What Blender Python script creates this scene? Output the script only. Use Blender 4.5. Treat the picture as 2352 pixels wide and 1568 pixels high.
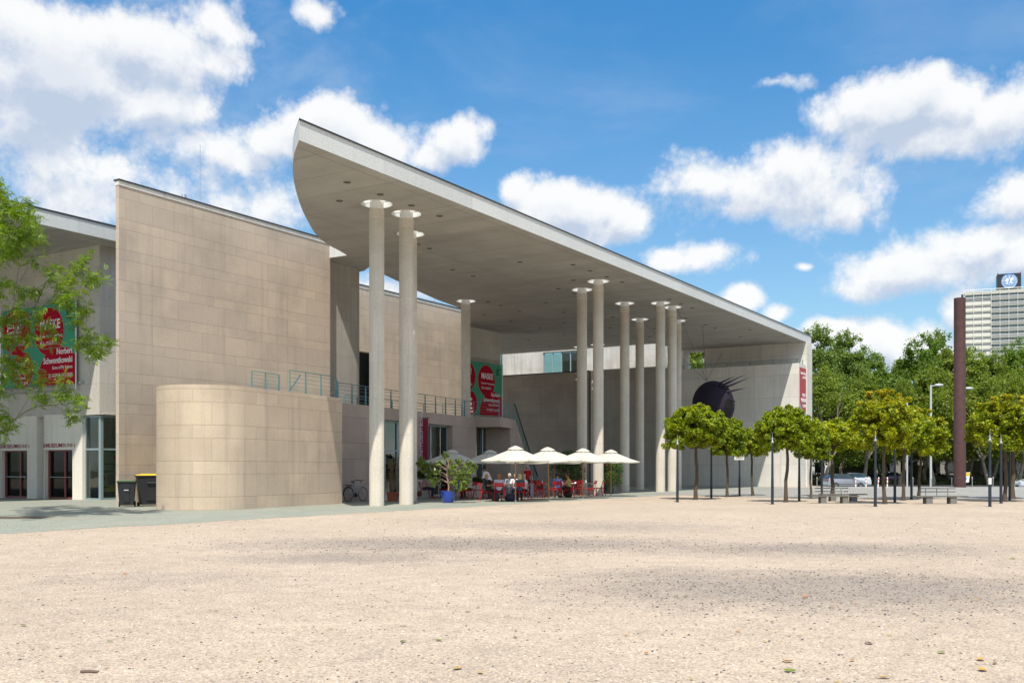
import bpy, math, random
import numpy as np
from mathutils import Vector, Matrix
R=math.radians
scn=bpy.context.scene
for o in list(bpy.data.objects): bpy.data.objects.remove(o)
random.seed(7); rng=np.random.default_rng(7)
C=scn.collection
# ---------------------------------------------------------------- camera
cam=bpy.data.cameras.new('camera'); camo=bpy.data.objects.new('camera',cam); C.objects.link(camo)
cam.lens=35.0; cam.sensor_width=36; cam.sensor_fit='HORIZONTAL'; cam.shift_y=0.1244
cam.clip_start=.1; cam.clip_end=5000
camo.location=(0,0,1.6); camo.rotation_euler=(R(90),0,0); scn.camera=camo
scn.render.resolution_x=1024; scn.render.resolution_y=682
# ---------------------------------------------------------------- light
SUN=Vector((-.045,-.62,1.0)).normalized()
sun=bpy.data.lights.new('sun','SUN'); sun.energy=4.2; sun.angle=R(.55); sun.color=(1,.94,.84)
suno=bpy.data.objects.new('sun',sun); C.objects.link(suno)
suno.rotation_euler=SUN.to_track_quat('Z','Y').to_euler(); suno.location=(0,-20,60)
scn.view_settings.view_transform='Standard'; scn.view_settings.look='None'
scn.view_settings.exposure=0.39; scn.view_settings.gamma=1
SKY_STR=.10
# ---------------------------------------------------------------- node helpers
def nd(nt,typ,ins=None,**kw):
    n=nt.nodes.new(typ)
    for k,v in kw.items(): setattr(n,k,v)
    if ins:
        for k,v in ins.items():
            s=n.inputs[k]
            if isinstance(v,bpy.types.NodeSocket): nt.links.new(v,s)
            else: s.default_value=v
    return n
def M(nt,op,a,b=None,c=None,clamp=False):
    n=nt.nodes.new('ShaderNodeMath'); n.operation=op; n.use_clamp=clamp
    for i,v in enumerate((a,b,c)):
        if v is None: continue
        if isinstance(v,bpy.types.NodeSocket): nt.links.new(v,n.inputs[i])
        else: n.inputs[i].default_value=v
    return n.outputs[0]
def mix(nt,f,a,b,blend='MIX'):
    n=nt.nodes.new('ShaderNodeMix'); n.data_type='RGBA'; n.blend_type=blend
    for s,v in ((n.inputs[0],f),(n.inputs[6],a),(n.inputs[7],b)):
        if isinstance(v,bpy.types.NodeSocket): nt.links.new(v,s)
        else: s.default_value=v if not isinstance(v,tuple) or len(v)==4 else (*v,1)
    return n.outputs[2]
def ramp(nt,f,stops,interp='LINEAR'):
    n=nt.nodes.new('ShaderNodeValToRGB'); n.color_ramp.interpolation=interp
    el=n.color_ramp.elements
    while len(el)<len(stops): el.new(.5)
    for e,(p,c) in zip(el,stops):
        e.position=p; e.color=(*c,1) if isinstance(c,tuple) and len(c)==3 else ((c,c,c,1) if not isinstance(c,tuple) else c)
    nt.links.new(f,n.inputs[0]); return n.outputs[0]
def noise(nt,vec,scale,detail=4,rough=.55,dist=0):
    n=nd(nt,'ShaderNodeTexNoise',{'Scale':scale,'Detail':detail,'Roughness':rough,'Distortion':dist})
    if vec is not None: nt.links.new(vec,n.inputs['Vector'])
    return n.outputs[0]
# ---------------------------------------------------------------- world: Nishita sky and clouds by direction
W=bpy.data.worlds.new('World'); scn.world=W; W.use_nodes=True; wt=W.node_tree; wt.nodes.clear()
sky=nd(wt,'ShaderNodeTexSky',sky_type='NISHITA'); sky.sun_disc=False
sky.sun_elevation=math.asin(SUN.z); sky.sun_rotation=math.atan2(SUN.x,SUN.y); sky.altitude=60; sky.air_density=1.0; sky.dust_density=.6; sky.ozone_density=2.2
tc=nd(wt,'ShaderNodeTexCoord'); sep=nd(wt,'ShaderNodeSeparateXYZ',{0:tc.outputs['Generated']})
az=M(wt,'ARCTAN2',sep.outputs[0],sep.outputs[1]); hyp=M(wt,'SQRT',M(wt,'ADD',M(wt,'MULTIPLY',sep.outputs[0],sep.outputs[0]),M(wt,'MULTIPLY',sep.outputs[1],sep.outputs[1])))
el=M(wt,'ARCTAN2',sep.outputs[2],hyp)
P0=nd(wt,'ShaderNodeCombineXYZ',{0:az,1:el,2:0.0}).outputs[0]
# cloud banks: bearing, elevation, half width, half height (degrees), strength
CL=[(150,170,250,175,1.25),(330,110,170,120,1.1),(500,60,95,70,.9),(490,135,95,50,.85),(60,60,210,90,.9),(380,240,150,70,.8),(90,280,230,90,.85),
(450,330,170,70,.45),(300,400,320,80,.45),(600,480,150,70,.5),(200,470,220,80,.4),
(760,290,135,82,1.15),(860,330,100,62,1.0),(640,325,95,55,1.0),(560,370,90,45,.6),
(1050,325,82,55,1.1),(990,360,70,35,.8),
(1190,430,50,40,.9),(1330,480,150,75,1.15),(1240,480,95,60,.9),(1425,495,65,65,1.0),(1360,530,110,40,.8),
(1790,440,290,95,.7),(1620,420,140,60,.55),(1850,375,160,70,.75),(1950,460,140,60,.6),(1700,480,150,50,.6),
(2100,240,235,90,1.1),(2140,190,90,60,1.1),(2000,225,110,70,.95),(2300,260,130,70,1.0),(2160,320,170,60,.8),
(1520,598,60,38,.9),(1600,590,100,36,.55),
(2100,620,230,62,.8),(2250,560,160,60,.8),(2290,480,130,60,.7),(1990,655,130,30,.6),(2340,590,60,60,.9),
(1700,690,50,32,.9),(1900,755,95,34,1.0),(2020,790,110,66,1.1),(2120,790,85,60,1.0),(2210,720,55,62,.9),(1780,722,40,22,.7),(2250,800,200,60,.8),(1850,800,200,45,.7),
(1790,182,75,22,.5),(1850,612,26,12,.6),(742,30,50,28,.5),(990,600,160,60,.9),(860,680,200,50,.8)]
def build_dens(nt,P):
    wn=nd(nt,'ShaderNodeTexNoise',{'Scale':6.0,'Detail':2.0,'Roughness':.5,'Vector':P})
    wv=nd(nt,'ShaderNodeVectorMath',{0:wn.outputs['Color'],1:(.5,.5,.5)},operation='SUBTRACT').outputs[0]
    ws=nd(nt,'ShaderNodeVectorMath',{0:wv,1:(.040,.026,0)},operation='MULTIPLY').outputs[0]
    Pw=nd(nt,'ShaderNodeVectorMath',{0:P,1:ws},operation='ADD').outputs[0]
    acc=None
    for cx,cy,rx,ry,w in CL:
        X=(cx-1176)/2286.6; Z=(1076.7-cy)/2286.6
        a=math.atan(X); e=math.atan2(Z,math.hypot(X,1)); ra=rx/2286.6*math.cos(a)**2; re=ry/2286.6*math.cos(e)*math.cos(a)
        v=nd(nt,'ShaderNodeVectorMath',{0:Pw,1:(1/ra,1/re,0),2:(-a/ra,-e/re,0)},operation='MULTIPLY_ADD').outputs[0]
        l=nd(nt,'ShaderNodeVectorMath',{0:v},operation='LENGTH').outputs[1]
        d=M(nt,'MULTIPLY_ADD',l,-w,w)
        acc=d if acc is None else M(nt,'SMOOTH_MAX',acc,d,.18)
    n1=noise(nt,P,10,9,.60,0)
    vo=nd(nt,'ShaderNodeTexVoronoi',{'Vector':Pw,'Scale':17.0,'Detail':4.0,'Roughness':.62,'Lacunarity':2.2}); vo.normalize=True
    bil=M(nt,'MULTIPLY_ADD',vo.outputs['Distance'],-1.9,.62); n2=noise(nt,P,3.2,5,.55)
    other=M(nt,'MULTIPLY_ADD',n2,2.4,-1.05)      # unseen broken cloud outside the view, thickened to whiten the ambient light
    gate=M(nt,'MAXIMUM',M(nt,'GREATER_THAN',M(nt,'ABSOLUTE',P0az(nt,P)),.62),M(nt,'GREATER_THAN',nd(nt,'ShaderNodeSeparateXYZ',{0:P}).outputs[1],.56))
    acc=M(nt,'MAXIMUM',acc,M(nt,'MULTIPLY_ADD',gate,3.0,M(nt,'ADD',other,-3.0)))
    return M(nt,'ADD',acc,M(nt,'ADD',bil,M(nt,'MULTIPLY_ADD',n1,1.5,-.76)))
def P0az(nt,P): return nd(nt,'ShaderNodeSeparateXYZ',{0:P}).outputs[0]
g=bpy.data.node_groups.new('cloud_density','ShaderNodeTree')
g.interface.new_socket('P',in_out='INPUT',socket_type='NodeSocketVector'); g.interface.new_socket('D',in_out='OUTPUT',socket_type='NodeSocketFloat')
gi=g.nodes.new('NodeGroupInput'); go=g.nodes.new('NodeGroupOutput'); g.links.new(build_dens(g,gi.outputs[0]),go.inputs[0])
def dens(P):
    n=wt.nodes.new('ShaderNodeGroup'); n.node_tree=g; wt.links.new(P,n.inputs[0]); return n.outputs[0]
d0=dens(P0); P1=nd(wt,'ShaderNodeVectorMath',{0:P0,1:(.004,.020,0)},operation='ADD').outputs[0]; d1=dens(P1)
alpha=nd(wt,'ShaderNodeMapRange',{'Value':d0,'From Min':-.16,'From Max':.46},interpolation_type='SMOOTHSTEP').outputs[0]
vs=nd(wt,'ShaderNodeVectorMath',{0:P0,1:(1.6,3.6,1)},operation='MULTIPLY').outputs[0]
veil=nd(wt,'ShaderNodeMapRange',{'Value':noise(wt,vs,2.2,7,.58,.3),'From Min':.44,'From Max':.80},interpolation_type='SMOOTHSTEP').outputs[0]
low=nd(wt,'ShaderNodeMapRange',{'Value':el,'From Min':.40,'From Max':.10}).outputs[0]
left=nd(wt,'ShaderNodeMapRange',{'Value':az,'From Min':-.05,'From Max':-.40}).outputs[0]
veil=M(wt,'MULTIPLY',veil,M(wt,'MULTIPLY_ADD',left,.75,M(wt,'MULTIPLY_ADD',low,.40,.12)),clamp=True)
alpha=M(wt,'MAXIMUM',alpha,veil)
core=nd(wt,'ShaderNodeMapRange',{'Value':d1,'From Min':.05,'From Max':1.05},interpolation_type='SMOOTHSTEP').outputs[0]
rel=nd(wt,'ShaderNodeMapRange',{'Value':M(wt,'SUBTRACT',d1,d0),'From Min':-.30,'From Max':.28}).outputs[0]
shade=M(wt,'MULTIPLY_ADD',rel,.50,M(wt,'MULTIPLY',core,.48),clamp=True)
CB=1/SKY_STR
ccol=mix(wt,shade,(.77*CB,.77*CB,.765*CB),(.42*CB,.485*CB,.60*CB))
hi=nd(wt,'ShaderNodeMapRange',{'Value':el,'From Min':.06,'From Max':.46}).outputs[0]
skyc=mix(wt,1.0,sky.outputs[0],mix(wt,hi,(.90,1.02,1.0),(.38,1.07,1.40)),'MULTIPLY')
alpha=M(wt,'MULTIPLY',alpha,.95)
skyc=mix(wt,M(wt,'MULTIPLY_ADD',low,.07,.0),skyc,(.62*CB,.72*CB,.80*CB))
fin=mix(wt,alpha,skyc,ccol)
bg=nd(wt,'ShaderNodeBackground',{'Color':fin,'Strength':SKY_STR}); wo=nd(wt,'ShaderNodeOutputWorld'); wt.links.new(bg.outputs[0],wo.inputs[0])
W.cycles.sampling_method='MANUAL'; W.cycles.sample_map_resolution=512
# ---------------------------------------------------------------- materials
def new_mat(name):
    m=bpy.data.materials.new(name); m.use_nodes=True; nt=m.node_tree; return m,nt,nt.nodes['Principled BSDF']
def simple(name,col,rough=.6,metal=0,var=.12,scale=6,bump=0,bscale=60,spec=.5,coat=0,trans=0):
    m,nt,b=new_mat(name); tc=nd(nt,'ShaderNodeTexCoord'); v=tc.outputs['Object']
    n=noise(nt,v,scale,5)
    f=M(nt,'MULTIPLY_ADD',n,2*var,1-var)
    c=nd(nt,'ShaderNodeVectorMath',{0:col,1:nd(nt,'ShaderNodeCombineXYZ',{0:f,1:f,2:f}).outputs[0]},operation='MULTIPLY').outputs[0]
    nt.links.new(c,b.inputs['Base Color']); b.inputs['Roughness'].default_value=rough; b.inputs['Metallic'].default_value=metal
    b.inputs['Specular IOR Level'].default_value=spec; b.inputs['Coat Weight'].default_value=coat
    if bump:
        bn=nd(nt,'ShaderNodeBump',{'Strength':bump,'Distance':.02,'Height':noise(nt,v,bscale,4)}); nt.links.new(bn.outputs[0],b.inputs['Normal'])
    if trans:
        out=nt.nodes['Material Output']; tr=nd(nt,'ShaderNodeBsdfTranslucent',{'Color':(*col,1)})
        ms=nd(nt,'ShaderNodeMixShader',{0:trans,1:b.outputs[0],2:tr.outputs[0]}); nt.links.new(ms.outputs[0],out.inputs[0])
    return m
def stone_mat(name,c1,c2,period=1.33,short=.33,bw=1.4,off=0.0,dirt=.5):
    m,nt,b=new_mat(name); uv=nd(nt,'ShaderNodeUVMap'); s=nd(nt,'ShaderNodeSeparateXYZ',{0:uv.outputs[0]})
    vv=M(nt,'DIVIDE',M(nt,'ADD',s.outputs[1],off),period); fl=M(nt,'FLOOR',vv); fr=M(nt,'SUBTRACT',vv,fl)
    a=M(nt,'MULTIPLY',M(nt,'MINIMUM',M(nt,'DIVIDE',fr,short),1),.5); c=M(nt,'MULTIPLY',M(nt,'MAXIMUM',M(nt,'SUBTRACT',fr,short),0),.5/(1-short))
    v2=M(nt,'ADD',fl,M(nt,'ADD',a,c))
    P=nd(nt,'ShaderNodeCombineXYZ',{0:s.outputs[0],1:v2}).outputs[0]
    br=nd(nt,'ShaderNodeTexBrick',{'Vector':P,'Color1':(0,0,0,1),'Color2':(1,1,1,1),'Mortar':(.5,.5,.5,1),'Scale':1.0,'Mortar Size':.0085,'Mortar Smooth':.25,'Bias':0.0,'Brick Width':bw,'Row Height':.5})
    br.offset=.5; br.offset_frequency=2
    P3=nd(nt,'ShaderNodeCombineXYZ',{0:s.outputs[0],1:s.outputs[1]}).outputs[0]
    base=mix(nt,br.outputs[0],(*c1,),(*c2,))
    big=noise(nt,P3,.35,5,.6); base=mix(nt,ramp(nt,big,[(.44,0.0),(.66,.75)]),base,tuple(x*.80 for x in c2))
    # sedimentary grain, different direction in each block
    ang=M(nt,'MULTIPLY',br.outputs[0],2.4); rot=nd(nt,'ShaderNodeVectorRotate',{'Vector':P3,'Angle':ang},rotation_type='Z_AXIS').outputs[0]
    st=nd(nt,'ShaderNodeVectorMath',{0:rot,1:(1.3,14,1)},operation='MULTIPLY').outputs[0]
    gr=noise(nt,st,1.2,4,.6); base=mix(nt,ramp(nt,gr,[(.35,0.0),(.75,.32)]),base,tuple(x*.72 for x in c1))
    # water streaks running down
    sk=nd(nt,'ShaderNodeVectorMath',{0:P3,1:(2.2,.16,1)},operation='MULTIPLY').outputs[0]
    skn=noise(nt,sk,1.0,5,.6); base=mix(nt,M(nt,'MULTIPLY',ramp(nt,skn,[(.52,0.0),(.78,.6)]),dirt),base,(.19,.165,.15))
    fine=noise(nt,P3,22,4); base=mix(nt,.35,base,mix(nt,1.0,base,ramp(nt,fine,[(.3,.72),(.7,1.2)]),'MULTIPLY'))
    base=mix(nt,M(nt,'MULTIPLY',br.outputs[1],.42),base,(.20,.155,.11))
    nt.links.new(base,b.inputs['Base Color']); b.inputs['Roughness'].default_value=.85; b.inputs['Specular IOR Level'].default_value=.25
    h=M(nt,'SUBTRACT',M(nt,'MULTIPLY',fine,.12),M(nt,'MULTIPLY',br.outputs[1],.8))
    h=M(nt,'ADD',h,M(nt,'MULTIPLY',br.outputs[0],.25))
    bn=nd(nt,'ShaderNodeBump',{'Strength':.45,'Distance':.035,'Height':h}); nt.links.new(bn.outputs[0],b.inputs['Normal'])
    return m
def concrete_mat(name,col,pw=2.4,ph=2.0,stain=.35,joint=.5,streak=1.0,holes=True,spots=0,msz=.008):
    m,nt,b=new_mat(name); uv=nd(nt,'ShaderNodeUVMap'); P3=uv.outputs[0]
    br=nd(nt,'ShaderNodeTexBrick',{'Vector':P3,'Color1':(0,0,0,1),'Color2':(1,1,1,1),'Mortar':(.5,.5,.5,1),'Scale':1.0,'Mortar Size':msz,'Mortar Smooth':.3,'Bias':0.0,'Brick Width':pw,'Row Height':ph})
    br.offset=0; base=mix(nt,br.outputs[0],tuple(x*.93 for x in col),tuple(min(1,x*1.05) for x in col))
    big=noise(nt,P3,.5,6,.62); base=mix(nt,M(nt,'MULTIPLY',ramp(nt,big,[(.4,0.0),(.75,1.0)]),stain),base,tuple(x*.58 for x in col))
    sk=nd(nt,'ShaderNodeVectorMath',{0:P3,1:(3.5*streak,.22,1)},operation='MULTIPLY').outputs[0]
    skn=noise(nt,sk,1.0,6,.65); base=mix(nt,M(nt,'MULTIPLY',ramp(nt,skn,[(.48,0.0),(.75,1.0)]),stain),base,tuple(x*.55 for x in col))
    fine=noise(nt,P3,14,6,.65); base=mix(nt,1.0,base,ramp(nt,fine,[(.3,.86),(.7,1.12)]),'MULTIPLY')
    if holes:
        s=nd(nt,'ShaderNodeSeparateXYZ',{0:P3}); 
        fx=M(nt,'SUBTRACT',M(nt,'FRACT',M(nt,'DIVIDE',s.outputs[0],1.2)),.5); fy=M(nt,'SUBTRACT',M(nt,'FRACT',M(nt,'DIVIDE',s.outputs[1],1.0)),.5)
        dd=M(nt,'SQRT',M(nt,'ADD',M(nt,'POWER',M(nt,'MULTIPLY',fx,1.2),2),M(nt,'POWER',fy,2)))
        base=mix(nt,M(nt,'MULTIPLY',M(nt,'LESS_THAN',dd,.022),.6),base,(.06,.06,.055))
    base=mix(nt,M(nt,'MULTIPLY',br.outputs[1],joint),base,tuple(x*.3 for x in col))
    nt.links.new(base,b.inputs['Base Color']); b.inputs['Roughness'].default_value=.8; b.inputs['Specular IOR Level'].default_value=.3
    h=M(nt,'SUBTRACT',M(nt,'MULTIPLY',fine,.2),M(nt,'MULTIPLY',br.outputs[1],.5))
    bn=nd(nt,'ShaderNodeBump',{'Strength':.3,'Distance':.01,'Height':h}); nt.links.new(bn.outputs[0],b.inputs['Normal'])
    return m
def glass_mat(name,tint=(.30,.38,.36),refl=.10,fm=1.2):
    m,nt,b=new_mat(name); nt.nodes.remove(b); out=nt.nodes['Material Output']
    tr=nd(nt,'ShaderNodeBsdfTransparent',{'Color':(*tint,1)}); gl=nd(nt,'ShaderNodeBsdfGlossy',{'Color':(.9,1,.97,1),'Roughness':.015})
    n=noise(nt,nd(nt,'ShaderNodeTexCoord').outputs['Object'],.8,2); bn=nd(nt,'ShaderNodeBump',{'Strength':.03,'Distance':.05,'Height':n}); nt.links.new(bn.outputs[0],gl.inputs['Normal'])
    fr=nd(nt,'ShaderNodeFresnel',{'IOR':1.5}); f=M(nt,'MULTIPLY_ADD',fr.outputs[0],fm,refl,clamp=True)
    ms=nd(nt,'ShaderNodeMixShader',{0:f,1:tr.outputs[0],2:gl.outputs[0]}); nt.links.new(ms.outputs[0],out.inputs[0]); return m
def leaf_mat(name,cols,trans=.35,rough=.5,topcol=None,topz=(0,1)):
    m,nt,b=new_mat(name); out=nt.nodes['Material Output']
    ge=nd(nt,'ShaderNodeNewGeometry'); tc=nd(nt,'ShaderNodeTexCoord'); oi=nd(nt,'ShaderNodeObjectInfo')
    ri=M(nt,'ADD',M(nt,'MULTIPLY',ge.outputs['Random Per Island'],.55),M(nt,'MULTIPLY',noise(nt,tc.outputs['Object'],1.1,3),.75))
    ri=M(nt,'ADD',ri,M(nt,'MULTIPLY_ADD',oi.outputs['Random'],.12,-.2),clamp=True)
    st=[(i/(len(cols)-1),c) for i,c in enumerate(cols)]
    c=ramp(nt,ri,st)
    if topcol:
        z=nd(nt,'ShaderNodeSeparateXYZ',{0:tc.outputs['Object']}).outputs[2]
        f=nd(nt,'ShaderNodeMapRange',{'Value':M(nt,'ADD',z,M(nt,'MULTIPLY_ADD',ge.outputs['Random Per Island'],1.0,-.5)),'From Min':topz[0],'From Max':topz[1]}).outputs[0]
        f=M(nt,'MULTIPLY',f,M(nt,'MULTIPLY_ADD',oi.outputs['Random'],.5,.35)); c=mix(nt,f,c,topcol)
    nt.links.new(c,b.inputs['Base Color']); b.inputs['Roughness'].default_value=rough; b.inputs['Specular IOR Level'].default_value=.35
    c2=mix(nt,1.0,c,(1.25,1.35,.55),'MULTIPLY'); tr=nd(nt,'ShaderNodeBsdfTranslucent',{'Color':c2})
    ms=nd(nt,'ShaderNodeMixShader',{0:trans,1:b.outputs[0],2:tr.outputs[0]}); nt.links.new(ms.outputs[0],out.inputs[0]); return m
m_stone=stone_mat('sandstone_cladding',(.575,.475,.37),(.50,.415,.34))
m_stone2=stone_mat('sandstone_ramp_wall',(.63,.505,.375),(.545,.435,.33),period=1.40,short=.36,bw=1.45,dirt=.6)
m_stone3=stone_mat('sandstone_terrace',(.47,.375,.32),(.41,.33,.285),period=2.1,short=.38,bw=1.1,dirt=.3)
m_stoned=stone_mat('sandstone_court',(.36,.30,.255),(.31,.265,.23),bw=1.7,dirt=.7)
m_conc=concrete_mat('fair_faced_concrete',(.56,.525,.465))
m_portal=concrete_mat('portal_concrete',(.76,.72,.64),stain=.3,pw=9,ph=9,joint=.2)
m_concl=concrete_mat('light_concrete',(.68,.65,.59),stain=.34,joint=.6,msz=.012)
m_concs=concrete_mat('stained_concrete',(.55,.53,.49),stain=.85,streak=1.6,joint=.2)
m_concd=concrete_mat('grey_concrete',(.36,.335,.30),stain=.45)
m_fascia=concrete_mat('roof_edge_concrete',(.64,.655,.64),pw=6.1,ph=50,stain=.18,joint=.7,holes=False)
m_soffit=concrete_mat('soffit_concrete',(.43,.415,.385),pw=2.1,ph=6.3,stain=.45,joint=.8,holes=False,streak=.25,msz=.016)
m_column=concrete_mat('column_concrete',(.68,.62,.52),pw=50,ph=3.1,stain=.5,joint=.35,streak=2.2,holes=False)
m_white=simple('white_render',(.80,.80,.78),.5,var=.05)
m_lens=glass_mat('clear_acrylic_dome',(.93,.95,.96),.0,.5)
m_copp=simple('dark_metal_coping',(.05,.055,.06),.45,.5)
m_teal=simple('teal_painted_steel',(.095,.23,.235),.45,var=.12)
m_frame=simple('grey_blue_frame',(.28,.36,.38),.4,.2,var=.08)
m_redframe=simple('dark_red_door_frame',(.17,.035,.035),.45,var=.15)
m_glass=glass_mat('window_glass',(.62,.72,.66),.06,1.0); m_glassd=glass_mat('dark_glass',(.16,.19,.18),.05)
m_glassk=glass_mat('door_glass',(.10,.11,.11),.0,.45)
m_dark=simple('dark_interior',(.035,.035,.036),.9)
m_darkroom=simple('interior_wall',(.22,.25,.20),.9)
m_roof=simple('roof_membrane',(.18,.18,.18),.9)
m_steel=simple('brushed_steel',(.55,.55,.55),.3,.9,var=.05)
m_red=simple('poster_red',(.40,.006,.028),.8,var=.05,scale=1,spec=.1)
m_green=simple('poster_green',(.07,.33,.215),.8,var=.05,scale=1,spec=.1)
m_txt=simple('white_lettering',(.80,.78,.78),.5,var=.02)
m_dkred=simple('dark_red_lettering',(.27,.01,.04),.5,var=.03)
m_black=simple('black_print',(.03,.03,.03),.6)
# ---------------------------------------------------------------- mesh builder
ORI={}
class MB:
    def __init__(s): s.v=[];s.f=[];s.uv=[];s.mi=[]
    def face(s,pts,mi=0,uv=None):
        b=len(s.v); s.v+= [tuple(p) for p in pts]; s.f.append(tuple(range(b,b+len(pts)))); s.uv.append(uv); s.mi.append(mi)
    def mesh(s,verts,faces,mi=0):
        b=len(s.v); s.v+=[tuple(p) for p in verts]
        for f in faces: s.f.append(tuple(b+i for i in f)); s.uv.append(None); s.mi.append(mi)
        return s
    def obox(s,o,a,b,c,mi=0):
        o,a,b,c=map(Vector,(o,a,b,c)); P=[o,o+a,o+a+b,o+b,o+c,o+a+c,o+a+b+c,o+b+c]
        F=[(0,3,2,1),(4,5,6,7),(0,1,5,4),(1,2,6,5),(2,3,7,6),(3,0,4,7)]
        if a.cross(b).dot(c)<0: F=[f[::-1] for f in F]
        return s.mesh(P,F,mi)
    def box(s,c,sz,rz=0,mi=0,top=None):
        x,y,z=sz[0]/2,sz[1]/2,sz[2]/2; tx,ty=(x,y) if top is None else (top[0]/2,top[1]/2)
        P=[(-x,-y,-z),(x,-y,-z),(x,y,-z),(-x,y,-z),(-tx,-ty,z),(tx,-ty,z),(tx,ty,z),(-tx,ty,z)]
        cr,sr=math.cos(rz),math.sin(rz); P=[(c[0]+p[0]*cr-p[1]*sr,c[1]+p[0]*sr+p[1]*cr,c[2]+p[2]) for p in P]
        return s.mesh(P,[(0,3,2,1),(4,5,6,7),(0,1,5,4),(1,2,6,5),(2,3,7,6),(3,0,4,7)],mi)
    def prism(s,poly,z0,z1,mi=0,mt=None,uv0=0):
        n=len(poly); area=sum(poly[i][0]*poly[(i+1)%n][1]-poly[(i+1)%n][0]*poly[i][1] for i in range(n))
        if area<0: poly=poly[::-1]
        u=uv0; mt=mi if mt is None else mt
        for i in range(n):
            a,b=poly[i],poly[(i+1)%n]; l=math.hypot(b[0]-a[0],b[1]-a[1])
            s.face([(*a,z0),(*b,z0),(*b,z1),(*a,z1)],mi,[(u,z0),(u+l,z0),(u+l,z1),(u,z1)]); u+=l
        s.face([(*p,z1) for p in poly],mt); s.face([(*p,z0) for p in poly[::-1]],mt); return s
    def tube(s,pts,rad,n=8,mi=0,caps=True):
        pts=[Vector(p) for p in pts]
        if not hasattr(rad,'__len__'): rad=[rad]*len(pts)
        b=len(s.v); prev=None
        for i,p in enumerate(pts):
            d=(pts[min(i+1,len(pts)-1)]-pts[max(i-1,0)]).normalized()
            ref=Vector((0,0,1)) if abs(d.z)<.95 else Vector((1,0,0))
            if prev is not None:
                x=(prev-d*prev.dot(d)).normalized()
            else: x=d.cross(ref).normalized()
            y=d.cross(x); prev=x
            for k in range(n):
                a=2*math.pi*k/n; s.v.append(tuple(p+(x*math.cos(a)+y*math.sin(a))*rad[i]))
        for i in range(len(pts)-1):
            for k in range(n):
                k2=(k+1)%n; s.f.append((b+i*n+k,b+i*n+k2,b+(i+1)*n+k2,b+(i+1)*n+k)); s.uv.append(None); s.mi.append(mi)
        if caps:
            s.f.append(tuple(b+k for k in range(n))[::-1]); s.uv.append(None); s.mi.append(mi)
            e=b+(len(pts)-1)*n; s.f.append(tuple(e+k for k in range(n))); s.uv.append(None); s.mi.append(mi)
        return s
    def lathe(s,prof,n=24,c=(0,0,0),mi=0,sx=1,sy=1,caps=True):
        b=len(s.v); R0=[r for r,z in prof]
        for r,z in prof:
            for k in range(n):
                a=2*math.pi*k/n; s.v.append((c[0]+r*math.cos(a)*sx,c[1]+r*math.sin(a)*sy,c[2]+z))
        rm=max(R0)
        for i in range(len(prof)-1):
            for k in range(n):
                k2=(k+1)%n; s.f.append((b+i*n+k,b+i*n+k2,b+(i+1)*n+k2,b+(i+1)*n+k))
                a0=2*math.pi*k/n*rm;a1=2*math.pi*(k+1)/n*rm
                s.uv.append([(a0,prof[i][1]),(a1,prof[i][1]),(a1,prof[i+1][1]),(a0,prof[i+1][1])]); s.mi.append(mi)
        for i,rev in ((0,True),(len(prof)-1,False)):
            if caps and prof[i][0]>1e-4:
                f=tuple(b+i*n+k for k in range(n)); s.f.append(f[::-1] if rev else f); s.uv.append(None); s.mi.append(mi)
        return s
    def ball(s,c,r,n=12,m=8,mi=0):
        if not hasattr(r,'__len__'): r=(r,r,r)
        b=len(s.v)
        s.v.append((c[0],c[1],c[2]-r[2]))
        for i in range(1,m):
            ph=-math.pi/2+math.pi*i/m
            for k in range(n):
                a=2*math.pi*k/n; s.v.append((c[0]+r[0]*math.cos(ph)*math.cos(a),c[1]+r[1]*math.cos(ph)*math.sin(a),c[2]+r[2]*math.sin(ph)))
        s.v.append((c[0],c[1],c[2]+r[2])); e=len(s.v)-1; F=[]
        for k in range(n):
            k2=(k+1)%n; F.append((b,b+1+k2,b+1+k)); F.append((e,e-n+k,e-n+k2))
            for i in range(m-2): F.append((b+1+i*n+k,b+1+i*n+k2,b+1+(i+1)*n+k2,b+1+(i+1)*n+k))
        for f in F: s.f.append(f); s.uv.append(None); s.mi.append(mi)
        return s
    def xf(s,fn): s.v=[tuple(fn(Vector(p))) for p in s.v]; return s
    def build(s,name,mats,parent=None,smooth=False,at=None,local=False):
        if not isinstance(mats,(list,tuple)): mats=[mats]
        me=bpy.data.meshes.new(name); o=bpy.data.objects.new(name,me); C.objects.link(o)
        off=Vector((0,0,0))
        if parent is not None: off=ORI.get(parent,Vector((0,0,0))); o.parent=parent; ORI[o]=off
        elif at is not None: off=Vector(at); o.location=off; ORI[o]=off
        if local: off=Vector((0,0,0))
        V=[tuple(Vector(p)-off) for p in s.v]
        me.from_pydata(V,[],s.f)
        for m in mats: me.materials.append(m)
        me.polygons.foreach_set('material_index',s.mi)
        uvl=me.uv_layers.new(name='UVMap'); data=np.zeros(len(me.loops)*2)
        k=0
        for f,uv in zip(s.f,s.uv):
            n=len(f)
            if uv is None:
                P=[Vector(s.v[i]) for i in f]; nn=Vector((0,0,0))
                for i in range(n): nn+=P[i].cross(P[(i+1)%n])
                if nn.length>0: nn.normalize()
                if abs(nn.z)>.7: uv=[(p.x*U2[0]+p.y*U2[1],-p.x*U2[1]+p.y*U2[0]) for p in P]
                else:
                    t=Vector((-nn.y,nn.x)).normalized(); uv=[(p.x*t.x+p.y*t.y,p.z) for p in P]
            for q in uv: data[k]=q[0];data[k+1]=q[1];k+=2
        uvl.data.foreach_set('uv',data)
        if smooth:
            me.polygons.foreach_set('use_smooth',[True]*len(me.polygons))
            try:
                bpy.context.view_layer.objects.active=o; me.set_sharp_from_angle(angle=R(smooth if smooth is not True else 40))
            except Exception: pass
        me.update(); return o
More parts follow.
